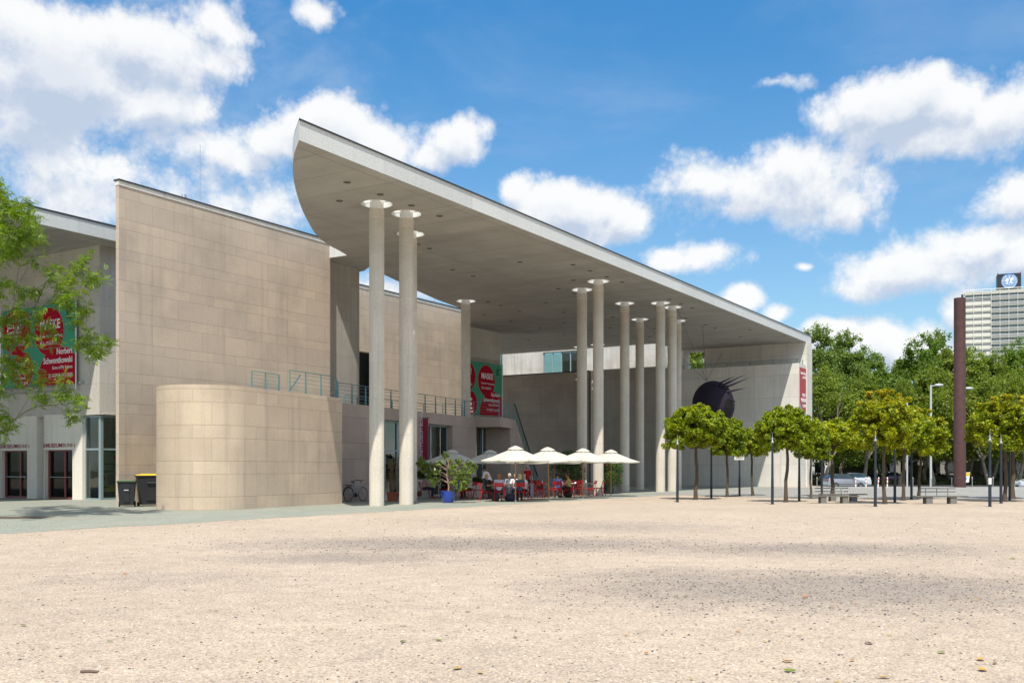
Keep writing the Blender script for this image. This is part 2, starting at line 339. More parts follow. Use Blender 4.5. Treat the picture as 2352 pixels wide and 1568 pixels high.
def thing(name,label,cat,loc=(0,0,0),rz=0,group=None):
    o=bpy.data.objects.new(name,None); C.objects.link(o); o.empty_display_size=.3; o.location=loc; o.rotation_euler=(0,0,rz)
    ORI[o]=Vector(loc); o['label']=label; o['category']=cat
    if group: o['group']=group
    return o
def tag(o,label,cat,group=None,kind=None):
    if label: o['label']=label
    if cat: o['category']=cat
    if group: o['group']=group
    if kind: o['kind']=kind
    return o
def copy_tree(o,parent=None):
    c=o.copy(); C.objects.link(c); c.parent=parent
    for ch in list(o.children): copy_tree(ch,c)
    return c
def place(root,loc,rz=0,label=None,group=None,scale=None,first=False,cat=None):
    o=root if first else copy_tree(root)
    o.location=loc; o.rotation_euler=(0,0,rz)
    if label: o['label']=label
    if group: o['group']=group
    if cat: o['category']=cat
    if scale: o.scale=scale if hasattr(scale,'__len__') else (scale,)*3
    return o
def text(name,body,size,O,xd,zd,mat,parent,bold=0,align='LEFT',sx=1,depth=.006,wrap=None,spacing=1):
    cu=bpy.data.curves.new(name,'FONT'); cu.body=body; cu.size=size; cu.align_x=align; cu.extrude=depth; cu.offset=bold*size; cu.space_character=spacing; cu.resolution_u=3
    to=bpy.data.objects.new('tmp',cu); C.objects.link(to); dg=bpy.context.evaluated_depsgraph_get()
    me=bpy.data.meshes.new_from_object(to.evaluated_get(dg)); bpy.data.objects.remove(to)
    O=Vector(O);xd=Vector(xd).normalized();zd=Vector(zd).normalized();nd_=xd.cross(zd)
    off=ORI.get(parent,Vector((0,0,0)))
    for v in me.vertices:
        p=(wrap(v.co.x*sx,v.co.y,v.co.z) if wrap else O+xd*v.co.x*sx+zd*v.co.y+nd_*v.co.z); v.co=p-off
    me.materials.clear(); me.materials.append(mat); me.name=name
    o=bpy.data.objects.new(name,me); C.objects.link(o); o.parent=parent; return o
# museum frame: s runs along the front edge of the roof, t runs back from it
U=Vector((.5243,.8515,0)); V=Vector((-.8515,.5243,0)); A0=Vector((-7.555,34.9,0)); U2=(.5243,.8515)
def L(s,t,z=0): p=A0+U*s+V*t; return Vector((p.x,p.y,z))
def L2(s,t): p=L(s,t); return (p.x,p.y)
def wallgrid(mb,O,d,length,z0,z1,thick,openings=(),mi=0,inward=None):
    """wall with openings: O start (x,y), d unit direction, thickness along inward"""
    d=Vector((d[0],d[1],0)).normalized(); O=Vector((O[0],O[1],0)); inn=Vector(inward).normalized()*thick
    ks=sorted({0,length,*[k for o in openings for k in o[:2]]}); zs=sorted({z0,z1,*[z for o in openings for z in o[2:4]]})
    ks=[k for k in ks if 0<=k<=length]; zs=[z for z in zs if z0<=z<=z1]
    def solid(i,j):
        if i<0 or j<0 or i>=len(ks)-1 or j>=len(zs)-1: return False
        km=(ks[i]+ks[i+1])/2; zm=(zs[j]+zs[j+1])/2
        return not any(o[0]<km<o[1] and o[2]<zm<o[3] for o in openings)
    P=lambda k,z,b: O+d*k+Vector((0,0,z))+(inn if b else Vector((0,0,0)))
    flip=d.cross(Vector((0,0,1))).dot(inn)>0
    def q(pts):
        mb.face(pts[::-1] if flip else pts,mi)
    for i in range(len(ks)-1):
        for j in range(len(zs)-1):
            if not solid(i,j): continue
            a,b,c,e=ks[i],ks[i+1],zs[j],zs[j+1]
            q([P(a,c,0),P(b,c,0),P(b,e,0),P(a,e,0)]); q([P(b,c,1),P(a,c,1),P(a,e,1),P(b,e,1)])
            if not solid(i-1,j): q([P(a,c,1),P(a,c,0),P(a,e,0),P(a,e,1)])
            if not solid(i+1,j): q([P(b,c,0),P(b,c,1),P(b,e,1),P(b,e,0)])
            if not solid(i,j-1): q([P(a,c,1),P(b,c,1),P(b,c,0),P(a,c,0)])
            if not solid(i,j+1): q([P(a,e,0),P(b,e,0),P(b,e,1),P(a,e,1)])
    return mb
# ================================================================ ground
def gravel_mat():
    m,nt,b=new_mat('sandy_gravel'); P=nd(nt,'ShaderNodeTexCoord').outputs['Object']
    s=nd(nt,'ShaderNodeSeparateXYZ',{0:P}); P2=nd(nt,'ShaderNodeCombineXYZ',{0:s.outputs[0],1:s.outputs[1]}).outputs[0]
    big=noise(nt,P2,.22,5,.6); base=mix(nt,ramp(nt,big,[(.3,0.0),(.7,1.0)]),(.53,.43,.335),(.44,.36,.28))
    mid=noise(nt,P2,2.2,5,.6); base=mix(nt,1.0,base,ramp(nt,mid,[(.3,.88),(.7,1.08)]),'MULTIPLY')
    vo=nd(nt,'ShaderNodeTexVoronoi',{'Vector':P2,'Scale':58.0}); cell=nd(nt,'ShaderNodeSeparateColor',{0:vo.outputs['Color']})
    base=mix(nt,1.0,base,ramp(nt,cell.outputs[0],[(0,.62),(.45,1.0),(1,1.28)]),'MULTIPLY')
    vo2=nd(nt,'ShaderNodeTexVoronoi',{'Vector':P2,'Scale':30.0}); c2=nd(nt,'ShaderNodeSeparateColor',{0:vo2.outputs['Color']})
    vo3=nd(nt,'ShaderNodeTexVoronoi',{'Vector':P2,'Scale':16.0}); c3=nd(nt,'ShaderNodeSeparateColor',{0:vo3.outputs['Color']})
    # patches where the darker chippings show through
    acc=None
    for cx,cy,rx,ry,w in [(-.8,21.2,6.8,3.0,1.1),(-3.0,18.0,3.2,1.8,.8),(6.0,20.0,5.5,2.6,.85),(4.1,13.4,4.6,3.0,1.1),(2.6,14.8,2.4,2.0,.7),(6.6,12.0,2.6,1.2,.6),(2.2,28,6,3.5,.55),(-5,14.5,3,1.5,.35),(12,17,5,2.5,.35)]:
        v=nd(nt,'ShaderNodeVectorMath',{0:P2,1:(1/rx,1/ry,0),2:(-cx/rx,-cy/ry,0)},operation='MULTIPLY_ADD').outputs[0]
        d=M(nt,'MULTIPLY_ADD',nd(nt,'ShaderNodeVectorMath',{0:v},operation='LENGTH').outputs[1],-w,w)
        acc=d if acc is None else M(nt,'SMOOTH_MAX',acc,d,.2)
    nz=noise(nt,P2,1.3,6,.65); pf=M(nt,'ADD',acc,M(nt,'MULTIPLY_ADD',nz,1.1,-.6)); pf=M(nt,'MULTIPLY',M(nt,'MAXIMUM',pf,0.0),1.5,clamp=True)
    den=M(nt,'MULTIPLY_ADD',pf,.62,.024)
    dk=M(nt,'LESS_THAN',c2.outputs[0],den); inner=M(nt,'LESS_THAN',vo2.outputs['Distance'],.42)
    dkc=mix(nt,c2.outputs[1],(.085,.08,.085),(.25,.19,.16))
    base=mix(nt,M(nt,'MULTIPLY',M(nt,'MULTIPLY',dk,inner),.85),base,dkc)
    dk3=M(nt,'LESS_THAN',c3.outputs[0],M(nt,'MULTIPLY_ADD',pf,.16,.007)); in3=M(nt,'LESS_THAN',vo3.outputs['Distance'],.30)
    base=mix(nt,M(nt,'MULTIPLY',M(nt,'MULTIPLY',dk3,in3),.9),base,mix(nt,c3.outputs[1],(.09,.085,.085),(.36,.22,.12)))
    base=mix(nt,M(nt,'MULTIPLY',pf,.50),base,(.22,.195,.185))
    nt.links.new(base,b.inputs['Base Color']); b.inputs['Roughness'].default_value=.95; b.inputs['Specular IOR Level'].default_value=.15
    h=M(nt,'ADD',M(nt,'MULTIPLY',cell.outputs[1],.5),M(nt,'MULTIPLY',noise(nt,P2,38,4,.7),1.2)); h=M(nt,'ADD',h,M(nt,'MULTIPLY',mid,2.0))
    bn=nd(nt,'ShaderNodeBump',{'Strength':.7,'Distance':.014,'Height':h}); nt.links.new(bn.outputs[0],b.inputs['Normal']); return m
m_gravel=gravel_mat()
def cobble_mat():
    m,nt,b=new_mat('granite_setts'); uv=nd(nt,'ShaderNodeTexCoord').outputs['Object']; rot=nd(nt,'ShaderNodeVectorRotate',{'Vector':uv,'Angle':.9},rotation_type='Z_AXIS').outputs[0]
    br=nd(nt,'ShaderNodeTexBrick',{'Vector':rot,'Color1':(.30,.30,.30,1),'Color2':(.44,.435,.43,1),'Mortar':(.16,.15,.12,1),'Scale':1.0,'Mortar Size':.02,'Brick Width':.22,'Row Height':.17})
    big=noise(nt,uv,.5,5); c=mix(nt,ramp(nt,big,[(.45,0.0),(.7,.45)]),br.outputs[0],(.22,.24,.12)); c=mix(nt,ramp(nt,noise(nt,uv,.25,3),[(.4,0.0),(.7,.4)]),c,(.42,.37,.30))
    nt.links.new(c,b.inputs['Base Color']); b.inputs['Roughness'].default_value=.8
    bn=nd(nt,'ShaderNodeBump',{'Strength':.8,'Distance':.02,'Height':M(nt,'SUBTRACT',noise(nt,uv,9,3),br.outputs[1])}); nt.links.new(bn.outputs[0],b.inputs['Normal']); return m
m_cobble=cobble_mat()
def paving_mat():
    m,nt,b=new_mat('green_grey_paving'); uv=nd(nt,'ShaderNodeTexCoord').outputs['Object']; rot=nd(nt,'ShaderNodeVectorRotate',{'Vector':uv,'Angle':-.552+math.pi/2*0},rotation_type='Z_AXIS').outputs[0]
    br=nd(nt,'ShaderNodeTexBrick',{'Vector':nd(nt,'ShaderNodeVectorRotate',{'Vector':uv,'Angle':-1.019},rotation_type='Z_AXIS').outputs[0],'Color1':(.26,.285,.24,1),'Color2':(.31,.325,.275,1),'Mortar':(.17,.19,.17,1),'Scale':1.0,'Mortar Size':.012,'Brick Width':1.2,'Row Height':.6})
    big=noise(nt,uv,.45,6,.6); c=mix(nt,ramp(nt,big,[(.4,0.0),(.7,.55)]),br.outputs[0],(.33,.305,.24))
    f=noise(nt,uv,18,5); c=mix(nt,1.0,c,ramp(nt,f,[(.3,.8),(.7,1.15)]),'MULTIPLY')
    sp=nd(nt,'ShaderNodeTexVoronoi',{'Vector':uv,'Scale':9.0}); sc=nd(nt,'ShaderNodeSeparateColor',{0:sp.outputs['Color']})
    c=mix(nt,M(nt,'MULTIPLY',M(nt,'LESS_THAN',sc.outputs[0],.035),M(nt,'LESS_THAN',sp.outputs['Distance'],.25)),c,(.12,.09,.05))
    nt.links.new(c,b.inputs['Base Color']); b.inputs['Roughness'].default_value=.75; return m
m_paving=paving_mat()
m_asphalt=simple('asphalt',(.055,.056,.058),.85,var=.25,scale=3,bump=.3)
m_far=simple('far_ground',(.10,.11,.06),.95,var=.3,scale=.3)
m_paint=simple('white_road_paint',(.72,.72,.70),.7,var=.15)
m_kerb=simple('kerb_granite',(.36,.35,.33),.8,var=.15)
m_soil=simple('tree_pit_soil',(.09,.07,.045),.95,var=.4,scale=8,bump=.6,bscale=20)
b=MB(); b.face([(-900,-400,-.36),(1400,-400,-.36),(1400,2600,-.36),(-900,2600,-.36)]); tag(b.build('ground',m_far),None,None,kind='structure')
PLZ=[(-160,-90),(160,-90),(160,88.5),(28.4,88.5),(28.4,140),(-160,140)]
b=MB(); b.prism(PLZ,-.6,0); tag(b.build('plaza_gravel',m_gravel),None,None,kind='structure')
b=MB(); b.face([(24,88.9,-.345),(700,88.9,-.345),(700,122,-.345),(24,122,-.345)]); tag(b.build('road',m_asphalt),None,None,kind='structure')
b=MB()
for k in range(18): b.face([(40+k*9,104.9,-.340),(44+k*9,104.9,-.340),(44+k*9,105.05,-.340),(40+k*9,105.05,-.340)])
b.obox((28.5,88.92,-.341),(140,0,0),(0,.14,0),(0,0,.001))
tag(b.build('road_markings',m_paint),None,None,kind='structure')
b=MB(); b.obox((28.42,88.52,-.36),(130,0,0),(0,.3,0),(0,0,.375)); tag(b.build('kerb',m_kerb),None,None,kind='structure')
# paving along the building, ragged where the gravel drifts over it
edge=[]
for i in range(181):
    s=-60+i*.7; w=.10*math.sin(s*1.3)+.07*math.sin(s*3.1+1)+.05*random.uniform(-1,1)
    t=-1.05+w
    if s>28: t+=(s-28)*.055
    if s<=66: edge.append(L2(s,t))
poly=edge+[L2(66.2,13),L2(66,45),L2(-60,60)]
b=MB(); b.face([(*p,.004) for p in poly]); tag(b.build('paving',m_paving),None,None,kind='structure')
cob=[]
for i in range(14):
    x=8.3+i*.6; cob.append((x,64.4-1.42*(x-8.3)*.98+.15*math.sin(x*3)))
for i in range(60):
    x=16.5+i*1.2; cob.append((x,53.0+.12*math.sin(x*2.1)))
b=MB(); b.face([(*p,.008) for p in cob+[(88,88.4),(28.2,88.4),(27.2,89.0),(14.2,73.8)]]); tag(b.build('cobblestones',m_cobble),None,None,kind='structure')
b=MB()
def strip(pts,w,z):
    for (x0,y0),(x1,y1) in zip(pts[:-1],pts[1:]):
        b.face([(x0,y0-w/2,z),(x1,y1-w/2,z),(x1,y1+w/2,z),(x0,y0+w/2,z)])
strip([(33.5,83.0),(35,79.5),(37,77.5),(40,76.3)],.35,.012); strip([(36.5,85.5),(38.5,85.5),(39.5,82),(42,79),(46,77.5),(52,76.8)],.4,.012); b.face([(29,86.5,.012),(34,86.5,.012),(34,87.2,.012),(29.5,87.2,.012)])
tag(b.build('plaza_markings',m_paint),None,None,kind='structure')
b=MB(); b.box((-17.2,32.5,.008),(3.9,1.5,.006),rz=.12); tag(b.build('tree_pit',m_soil),None,None,kind='structure')
# loose chippings
b=MB(); n=0
def stone(x,y,r,mi):
    a=random.uniform(0,6.28); h=r*random.uniform(.5,.9); P=[]
    for k in range(5):
        q=a+k*1.257; rr=r*random.uniform(.7,1.2); P.append((x+rr*math.cos(q),y+rr*math.sin(q)*.8,0.0))
    P2=[(p[0]*.75+x*.25,p[1]*.75+y*.25,h*random.uniform(.6,1)) for p in P]
    b.mesh(P+P2,[(k,(k+1)%5,5+(k+1)%5,5+k) for k in range(5)]+[(5,6,7,8,9)],mi)
for i in range(21000):
    D=7.0+random.random()**1.6*26; x=random.uniform(-.53,.53)*D
    pd=max(0,1-math.hypot((x+.8)/6.8,(D-21.2)/3.2),1-math.hypot((x-4.1)/4.8,(D-13.4)/3.2),.7-math.hypot((x-6)/5.5,(D-20)/3))
    dark=random.random()<.07+pd*1.5
    if not dark and random.random()<.5: continue
    r=random.uniform(.005,.013)*(1+.012*D) if not dark else random.uniform(.004,.012)*(1+.035*D)
    stone(x,D,r,random.choice((0,0,1)) if dark else random.choice((2,2,3)))
tag(b.build('gravel_chippings',[simple('dark_chippings',(.10,.095,.095),.8,var=.3,scale=40),simple('brown_chippings',(.22,.15,.10),.85,var=.3,scale=40),simple('sand_chippings',(.50,.41,.31),.9,var=.3,scale=40),simple('pale_chippings',(.58,.52,.45),.9,var=.2,scale=40)]),'loose gravel chippings strewn over the sandy plaza','gravel',kind='stuff')

# ================================================================ museum
mus=thing('museum_building','modern sandstone and concrete museum with a wide curved canopy on tall columns','museum',L(0,12.2,0))
P=lambda mb,name,mats,**k: mb.build(name,mats,mus,**k)
# --- tall sandstone screen wall on the left
b=MB(); wallgrid(b,L2(1.9,12.2),U,13.4,0,13.83,.2,(),0,V); w1=P(b,'stone_screen_wall',m_stone)
b=MB(); b.prism([L2(1.88,12.17),L2(15.32,12.17),L2(15.32,12.45),L2(1.88,12.45)],13.833,14.03); b.build('concrete_coping',m_concl,w1)
b=MB(); b.prism([L2(1.85,12.13),L2(15.35,12.13),L2(15.35,12.5),L2(1.85,12.5)],14.033,14.09); b.build('metal_capping',m_copp,w1)
b=MB(); b.tube([L(7.2,13.2,13.5),L(7.2,13.2,17.2)],.012,6); P(b,'antenna',m_steel)
b=MB(); b.tube([L(14.0,13.2,13.5),L(14.0,13.2,15.0)],.012,6); P(b,'antenna',m_steel)
b=MB(); b.lathe([(.16,13.4),(.16,14.45),(.11,14.62),(.11,14.64)],14,c=tuple(L(6.4,13.4))); P(b,'vent_pipe',m_steel,smooth=True)
# --- low curved sandstone wall in front
d2=Vector((.391,.920,0)).normalized(); n2=Vector((-d2.y,d2.x,0))
Q=Vector((-7.88,46.2,0)); Q0=Q-d2*7.0; Rr=1.95; cc=Q0+n2*Rr
pl=[]; 
for i in range(17): p=Q-d2*(7.0*i/16); pl.append((p.x,p.y))
for i in range(1,41):
    a=math.pi*i/40; p=cc-n2*Rr*math.cos(a)-d2*Rr*math.sin(a)*1.0; pl.append((p.x,p.y))
e1=cc+n2*Rr+d2*7.0; pl.append((e1.x,e1.y))
b=MB(); b.prism(pl[::-1],0,4.88,0,1); b.v=b.v; P(b,'curved_stone_wall',[m_stone2,m_concd],smooth=20)
# --- terrace storey with café windows
T0=Vector((-8.33,49.0,0)); 
def K(k): return T0+d2*k
b=MB(); ops=[(2.2+3.3,2.2+7.1,0,4.22),(2.2+8.35,2.2+12.1,0,4.2),]
wallgrid(b,K(-2.2),d2,2.2+15.46,0,4.86,.55,ops,0,n2); terr=P(b,'terrace_wall',m_stone3)
b=MB(); E0=Vector((-2.29,63.2,0)); E1=Vector((-.73,62.5,0)); dl=(Vector((.2,65.9,0))-E1).normalized(); E2=Vector((.2,65.9,0))
x2=lambda p:(p.x,p.y)
sl=[x2(K(-2.0)+n2*.56),x2(K(15.4)+n2*.56),x2(E0+n2*.02),x2(E1),x2(E2),x2(Vector((-1.4,66.5,0))),L2(45.4,20.2),L2(38.5,19.15),L2(24,19.1),L2(19.2,14.6),L2(15.2,12.5)]
b.prism(sl,4.25,4.855); P(b,'terrace_slab',m_stone3)
# solid block under the landing, and outside stair
q0=E1+dl*2.33
b=MB(); b.prism([x2(q0),x2(E2),x2(Vector((-1.45,66.45,0))),x2(q0-Vector((.92,-.391,0))*1.75)],0,4.247); P(b,'stair_block',m_stone3)
ds=Vector((1.64,6.0,0)).normalized(); ns=Vector((-ds.y,ds.x,0)); run=6.0; nst=28
b=MB(); prof=[(0,0)]
for i in range(nst):
    z=4.855-(i+1)*4.855/nst; prof+= [(i*run/nst,z+4.855/nst),((i+1)*run/nst,z+4.855/nst)] 
prof=[(0,0)]+prof[1:]+[(run,0)]
def sp(k,z,w): p=E2+ds*(k+.01)+ns*w; return (p.x,p.y,z)
b.face([sp(k,z,0) for k,z in prof][::-1]); b.face([sp(k,z,1.3) for k,z in prof])
for (a,c),(e,f_) in zip(prof,prof[1:]+prof[:1]): b.face([sp(a,c,0),sp(e,f_,0),sp(e,f_,1.3),sp(a,c,1.3)])
P(b,'outside_stair',m_stone3)
# café interior and glazing
b=MB(); bi=lambda k,o: x2(K(k)+n2*o)
b.prism([bi(2.9,4.2),bi(16.5,4.2),bi(16.5,4.4),bi(2.9,4.4)],0,4.2); b.prism([bi(2.7,.6),bi(2.9,.6),bi(2.9,4.4),bi(2.7,4.4)],0,4.2); b.prism([bi(2.9,.58),bi(15,.58),bi(15,4.2),bi(2.9,4.2)],.02,.05)
P(b,'cafe_interior',m_darkroom)
def glazed(k0,k1,z1,trans,mull,name,door=None):
    g_=MB(); g_.obox(K(k0)+n2*.40,d2*(k1-k0),n2*.02,(0,0,z1)); w=g_.build(name,m_glassd,mus)
    f=MB(); bars=[(k0,.08),(k1-.08,.08)]+[(m-.04,.08) for m in mull]
    for k,wd in bars: f.obox(K(k)+n2*.34,d2*wd,n2*.05,(0,0,z1))
    for z,hh in [(.0,.1),(z1-.1,.1)]+[(t,.1) for t in trans]: f.obox(K(k0+.08)+n2*.33,d2*(k1-k0-.16),n2*.06,(0,0,hh)).xf(lambda p:p) if z==0 else f.obox(K(k0+.08)+n2*.33+Vector((0,0,z)),d2*(k1-k0-.16),n2*.06,(0,0,hh))
    f.build('window_frame',m_frame,w); return w
glazed(3.3,7.1,4.22,[2.55],[4.7,6.0],'cafe_glass_door')
glazed(8.35,12.1,4.2,[1.9],[9.9],'cafe_window')
g_=MB(); r=(Vector((-1.75,65.4,0))-E0); g_.obox(E0+Vector((.05,.15,0)),r*.95,Vector((-.02,-.01,0)),(0,0,4.2)); w=g_.build('side_glass_door',m_glassd,mus)
f=MB(); f.obox(E0+Vector((.08,.15,0))+r*.5,r.normalized()*.08,Vector((.05,.02,0)),(0,0,4.2)); f.obox(E0+Vector((.08,.15,2.3)),r*.95,Vector((.05,.02,0)),(0,0,.08)); f.build('window_frame',m_frame,w)
# --- grey concrete end of the screen wall with rounded edge
pl=[L2(15.3,12.85),L2(18.14,12.8)]
for i in range(1,13):
    a=math.pi*.5*i/12*1.35; pl.append(L2(18.14+.8*math.sin(a),13.6-.8*math.cos(a)))
pl+=[L2(18.9,14.5),L2(15.3,14.5)]
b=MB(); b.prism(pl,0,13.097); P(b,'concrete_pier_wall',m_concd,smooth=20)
# --- second sandstone wall further back
b=MB(); wallgrid(b,L2(22,19.2),U,16.5,0,13.8,.45,[(0.5,5.6,4.86,9.55)],0,V); w4=P(b,'rear_stone_wall',m_stone)
b=MB(); b.prism([L2(22,19.17),L2(38.52,19.17),L2(38.52,19.68),L2(22,19.68)],13.803,14.0); b.build('concrete_coping',m_concl,w4)
b=MB(); b.prism([L2(22,19.13),L2(38.55,19.13),L2(38.55,19.72),L2(22,19.72)],14.003,14.06); b.build('metal_capping',m_copp,w4)
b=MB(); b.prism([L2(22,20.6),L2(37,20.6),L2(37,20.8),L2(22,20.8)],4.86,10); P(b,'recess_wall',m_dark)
for s in (35.5,36.5,37.6): 
    b=MB(); b.tube([L(s,19.9,14.0),L(s,19.9,14.9)],.03,6); P(b,'roof_rod',m_steel)
# --- concrete wall carrying the court poster
b=MB(); wallgrid(b,L2(38.6,20.3),U,6.95,0,13.097,.5,(),0,V); P(b,'poster_wall',m_conc)
# --- dark sandstone and concrete walls at the back of the court
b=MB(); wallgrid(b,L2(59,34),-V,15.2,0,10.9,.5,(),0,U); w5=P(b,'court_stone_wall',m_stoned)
b=MB(); b.prism([L2(58.94,18.8),L2(59.5,18.8),L2(59.5,34),L2(58.94,34)],10.903,11.0); b.build('metal_capping',m_copp,w5)
b=MB(); b.prism([L2(58.9,18.38),L2(59.4,18.38),L2(59.4,18.6),L2(58.9,18.6)],0,10.95); P(b,'pilaster',m_concl)
b=MB(); b.prism([L2(59.15,18.6),L2(59.2,18.6),L2(59.2,18.8),L2(59.15,18.8)],0,10.9); P(b,'slit_window',m_glassd)
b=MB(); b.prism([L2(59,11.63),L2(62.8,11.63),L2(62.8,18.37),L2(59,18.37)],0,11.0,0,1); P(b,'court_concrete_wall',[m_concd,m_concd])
b=MB(); b.prism([L2(62.8,-.1),L2(65.1,-.1),L2(65.1,11.63),L2(62.8,11.63)],0,11.0,0,1); P(b,'front_concrete_wall',[m_concl,m_concl])
b=MB(); wallgrid(b,L2(65.1,13.2),-V,13.4,0,13.095,1.7,[(1.48,3.59,11.05,13.0)],0,U); P(b,'upper_concrete_wall',m_concl)
# sunlit gallery storey above the back wall
b=MB(); wallgrid(b,L2(63,31.1),-V,17.4,11.0,14.3,.4,[(4.9,9.0,11.35,13.55)],0,U)
b.prism([L2(63.0,13.7),L2(63.4,13.7),L2(65.1,13.7),L2(65.1,13.4),L2(63.0,13.4)],11.0,14.3)
gal=P(b,'gallery_storey',m_concs)
b=MB(); b.prism([L2(59.5,18.4),L2(63,18.4),L2(63,34),L2(59.5,34)],10.6,10.99); P(b,'gallery_ledge',m_concd)
b=MB(); b.obox(L(63.25,26.2,11.35),-V*4.1,U*.02,(0,0,2.2)); gw=b.build('gallery_window',m_glass,mus)
f=MB()
for k in (0,1.03,2.06,3.09,4.02): f.obox(L(63.15,26.2-k,11.35),-V*.09,U*.09,(0,0,2.2))
f.obox(L(63.15,26.2,13.47),-V*4.1,U*.09,(0,0,.08)); f.build('window_frame',m_frame,gw)
b=MB(); b.obox(L(62.9,31.9,11.0),-V*.75,U*.02,(0,0,2.7)); g2=b.build('gallery_window',m_glass,mus)
f=MB(); f.obox(L(62.85,31.15,11.0),-V*.08,U*.08,(0,0,2.7)); f.build('window_frame',m_copp,g2)
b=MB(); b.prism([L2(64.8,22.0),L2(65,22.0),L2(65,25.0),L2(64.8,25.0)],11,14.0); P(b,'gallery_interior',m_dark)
# --- entrance wing at the far left, under its own roof
b=MB(); wallgrid(b,L2(6.66,46),-V,25.9,0,13.097,.4,[(17.35,26.2,-1,4.4)],0,U); P(b,'entrance_wall',m_conc)
b=MB(); wallgrid(b,L2(6.661,20.1),U,9,4.4,13.095,.4,(),0,V); P(b,'entrance_side_wall',m_conc)
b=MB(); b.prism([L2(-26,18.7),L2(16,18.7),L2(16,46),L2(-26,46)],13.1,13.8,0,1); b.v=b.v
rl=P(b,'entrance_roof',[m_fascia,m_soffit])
b=MB(); b.prism([L2(-26,18.66),L2(16,18.66),L2(16,46),L2(-26,46)],13.803,13.88); b.build('metal_capping',m_copp,rl)
b=MB(); b.obox(L(6.8,24.9,4.4),-V*4.9,U*9,(0,0,.06)); P(b,'entrance_ceiling',m_conc)
# corner glazing
b=MB(); b.obox(L(6.85,21.5,0),-V*1.25,U*.02,(0,0,4.38)); cg=b.build('corner_window',m_glass,mus)
b2=MB(); b2.obox(L(6.87,20.27,0),U*3.0,V*.02,(0,0,4.38)); b2.build('pane',m_glass,cg)
f=MB()
for (o,a,c) in [(L(6.80,20.36,0),-V*.16,U*.16),(L(6.82,21.5,0),-V*.07,U*.07),(L(9.8,20.24,0),U*.07,V*.07)]: f.obox(o,a,c,(0,0,4.38))
for z in (0,2.58,4.28): f.obox(L(6.81,21.43,z),-V*1.07,U*.08,(0,0,.09)); f.obox(L(6.96,20.22,z),U*2.84,V*.08,(0,0,.09))
f.build('window_frame',m_frame,cg)
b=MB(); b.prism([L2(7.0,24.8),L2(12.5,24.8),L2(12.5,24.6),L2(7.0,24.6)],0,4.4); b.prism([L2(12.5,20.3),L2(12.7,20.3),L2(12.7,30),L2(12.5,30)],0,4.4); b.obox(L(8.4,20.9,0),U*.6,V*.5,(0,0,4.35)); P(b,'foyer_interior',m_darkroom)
for (tt,zz,cx_) in [(0,1.15,0)]:
    pass
def wposter(o,a,hh,cols,name='window_poster'):
    q=MB(); q.obox(o,a,Vector(a).cross(Vector((0,0,1))).normalized()*-.012,(0,0,hh)); w=q.build(name,cols[0],cg)
    return w
m_paper=simple('poster_paper',(.60,.66,.62),.7,var=.06); m_pal=simple('poster_cyan',(.05,.42,.50),.6,var=.3,scale=5); m_yel=simple('poster_yellow_green',(.42,.40,.04),.6,var=.3,scale=5)
m_gpic=simple('poster_grey_print',(.18,.21,.20),.6,var=.6,scale=4)
A_=-V
w=wposter(L(6.9,21.0,1.53),A_*.62,.99,[m_paper]); q=MB()
for k,cx in enumerate((.10,.26,.42)): q.obox(L(6.885,21.0-cx,1.80),A_*.12,U*.006,(0,0,.45),mi=k%2)
q.build('printed_picture',[m_pal,m_dkred],w); q=MB(); q.obox(L(6.885,21.0,2.42),A_*.24,U*.006,(0,0,.09)); q.build('printed_corner',m_dkred,w)
w=wposter(L(6.92,20.30,1.53),U*.95,.99,[simple('poster_pale_green',(.42,.54,.48),.7,var=.15,scale=3)]); text('lettering','Nanne Meyer',.13,L(7.02,20.28,1.83),U,(0,0,1),m_black,w,bold=.02)
q=MB(); q.lathe([(.12,0),(.12,.008)],20); q.xf(lambda p:L(7.75,20.285,2.2)+U*p.x+Vector((0,0,1))*p.y-V*p.z); q.build('printed_disc',m_dkred,w)
w=wposter(L(6.92,20.30,.42),U*.95,.99,[m_paper]); text('lettering','MASKE',.13,L(6.95,20.28,.62),U,(0,0,1),m_black,w,bold=.02)
q=MB(); q.lathe([(.11,0),(.11,.008)],20); q.xf(lambda p:L(7.02,20.285,1.12)+U*p.x+Vector((0,0,1))*p.y-V*p.z); q.build('printed_disc',m_dkred,w)
q=MB(); q.lathe([(.26,0),(.26,.006)],20); q.xf(lambda p:L(7.50,20.286,1.0)+U*p.x+Vector((0,0,1))*p.y*1.35-V*p.z); q.build('printed_picture',m_gpic,w)
q=MB(); q.obox(L(7.2,20.283,.44),U*.62,-V*.004,(0,0,.30)); q.build('printed_picture',m_yel,w)
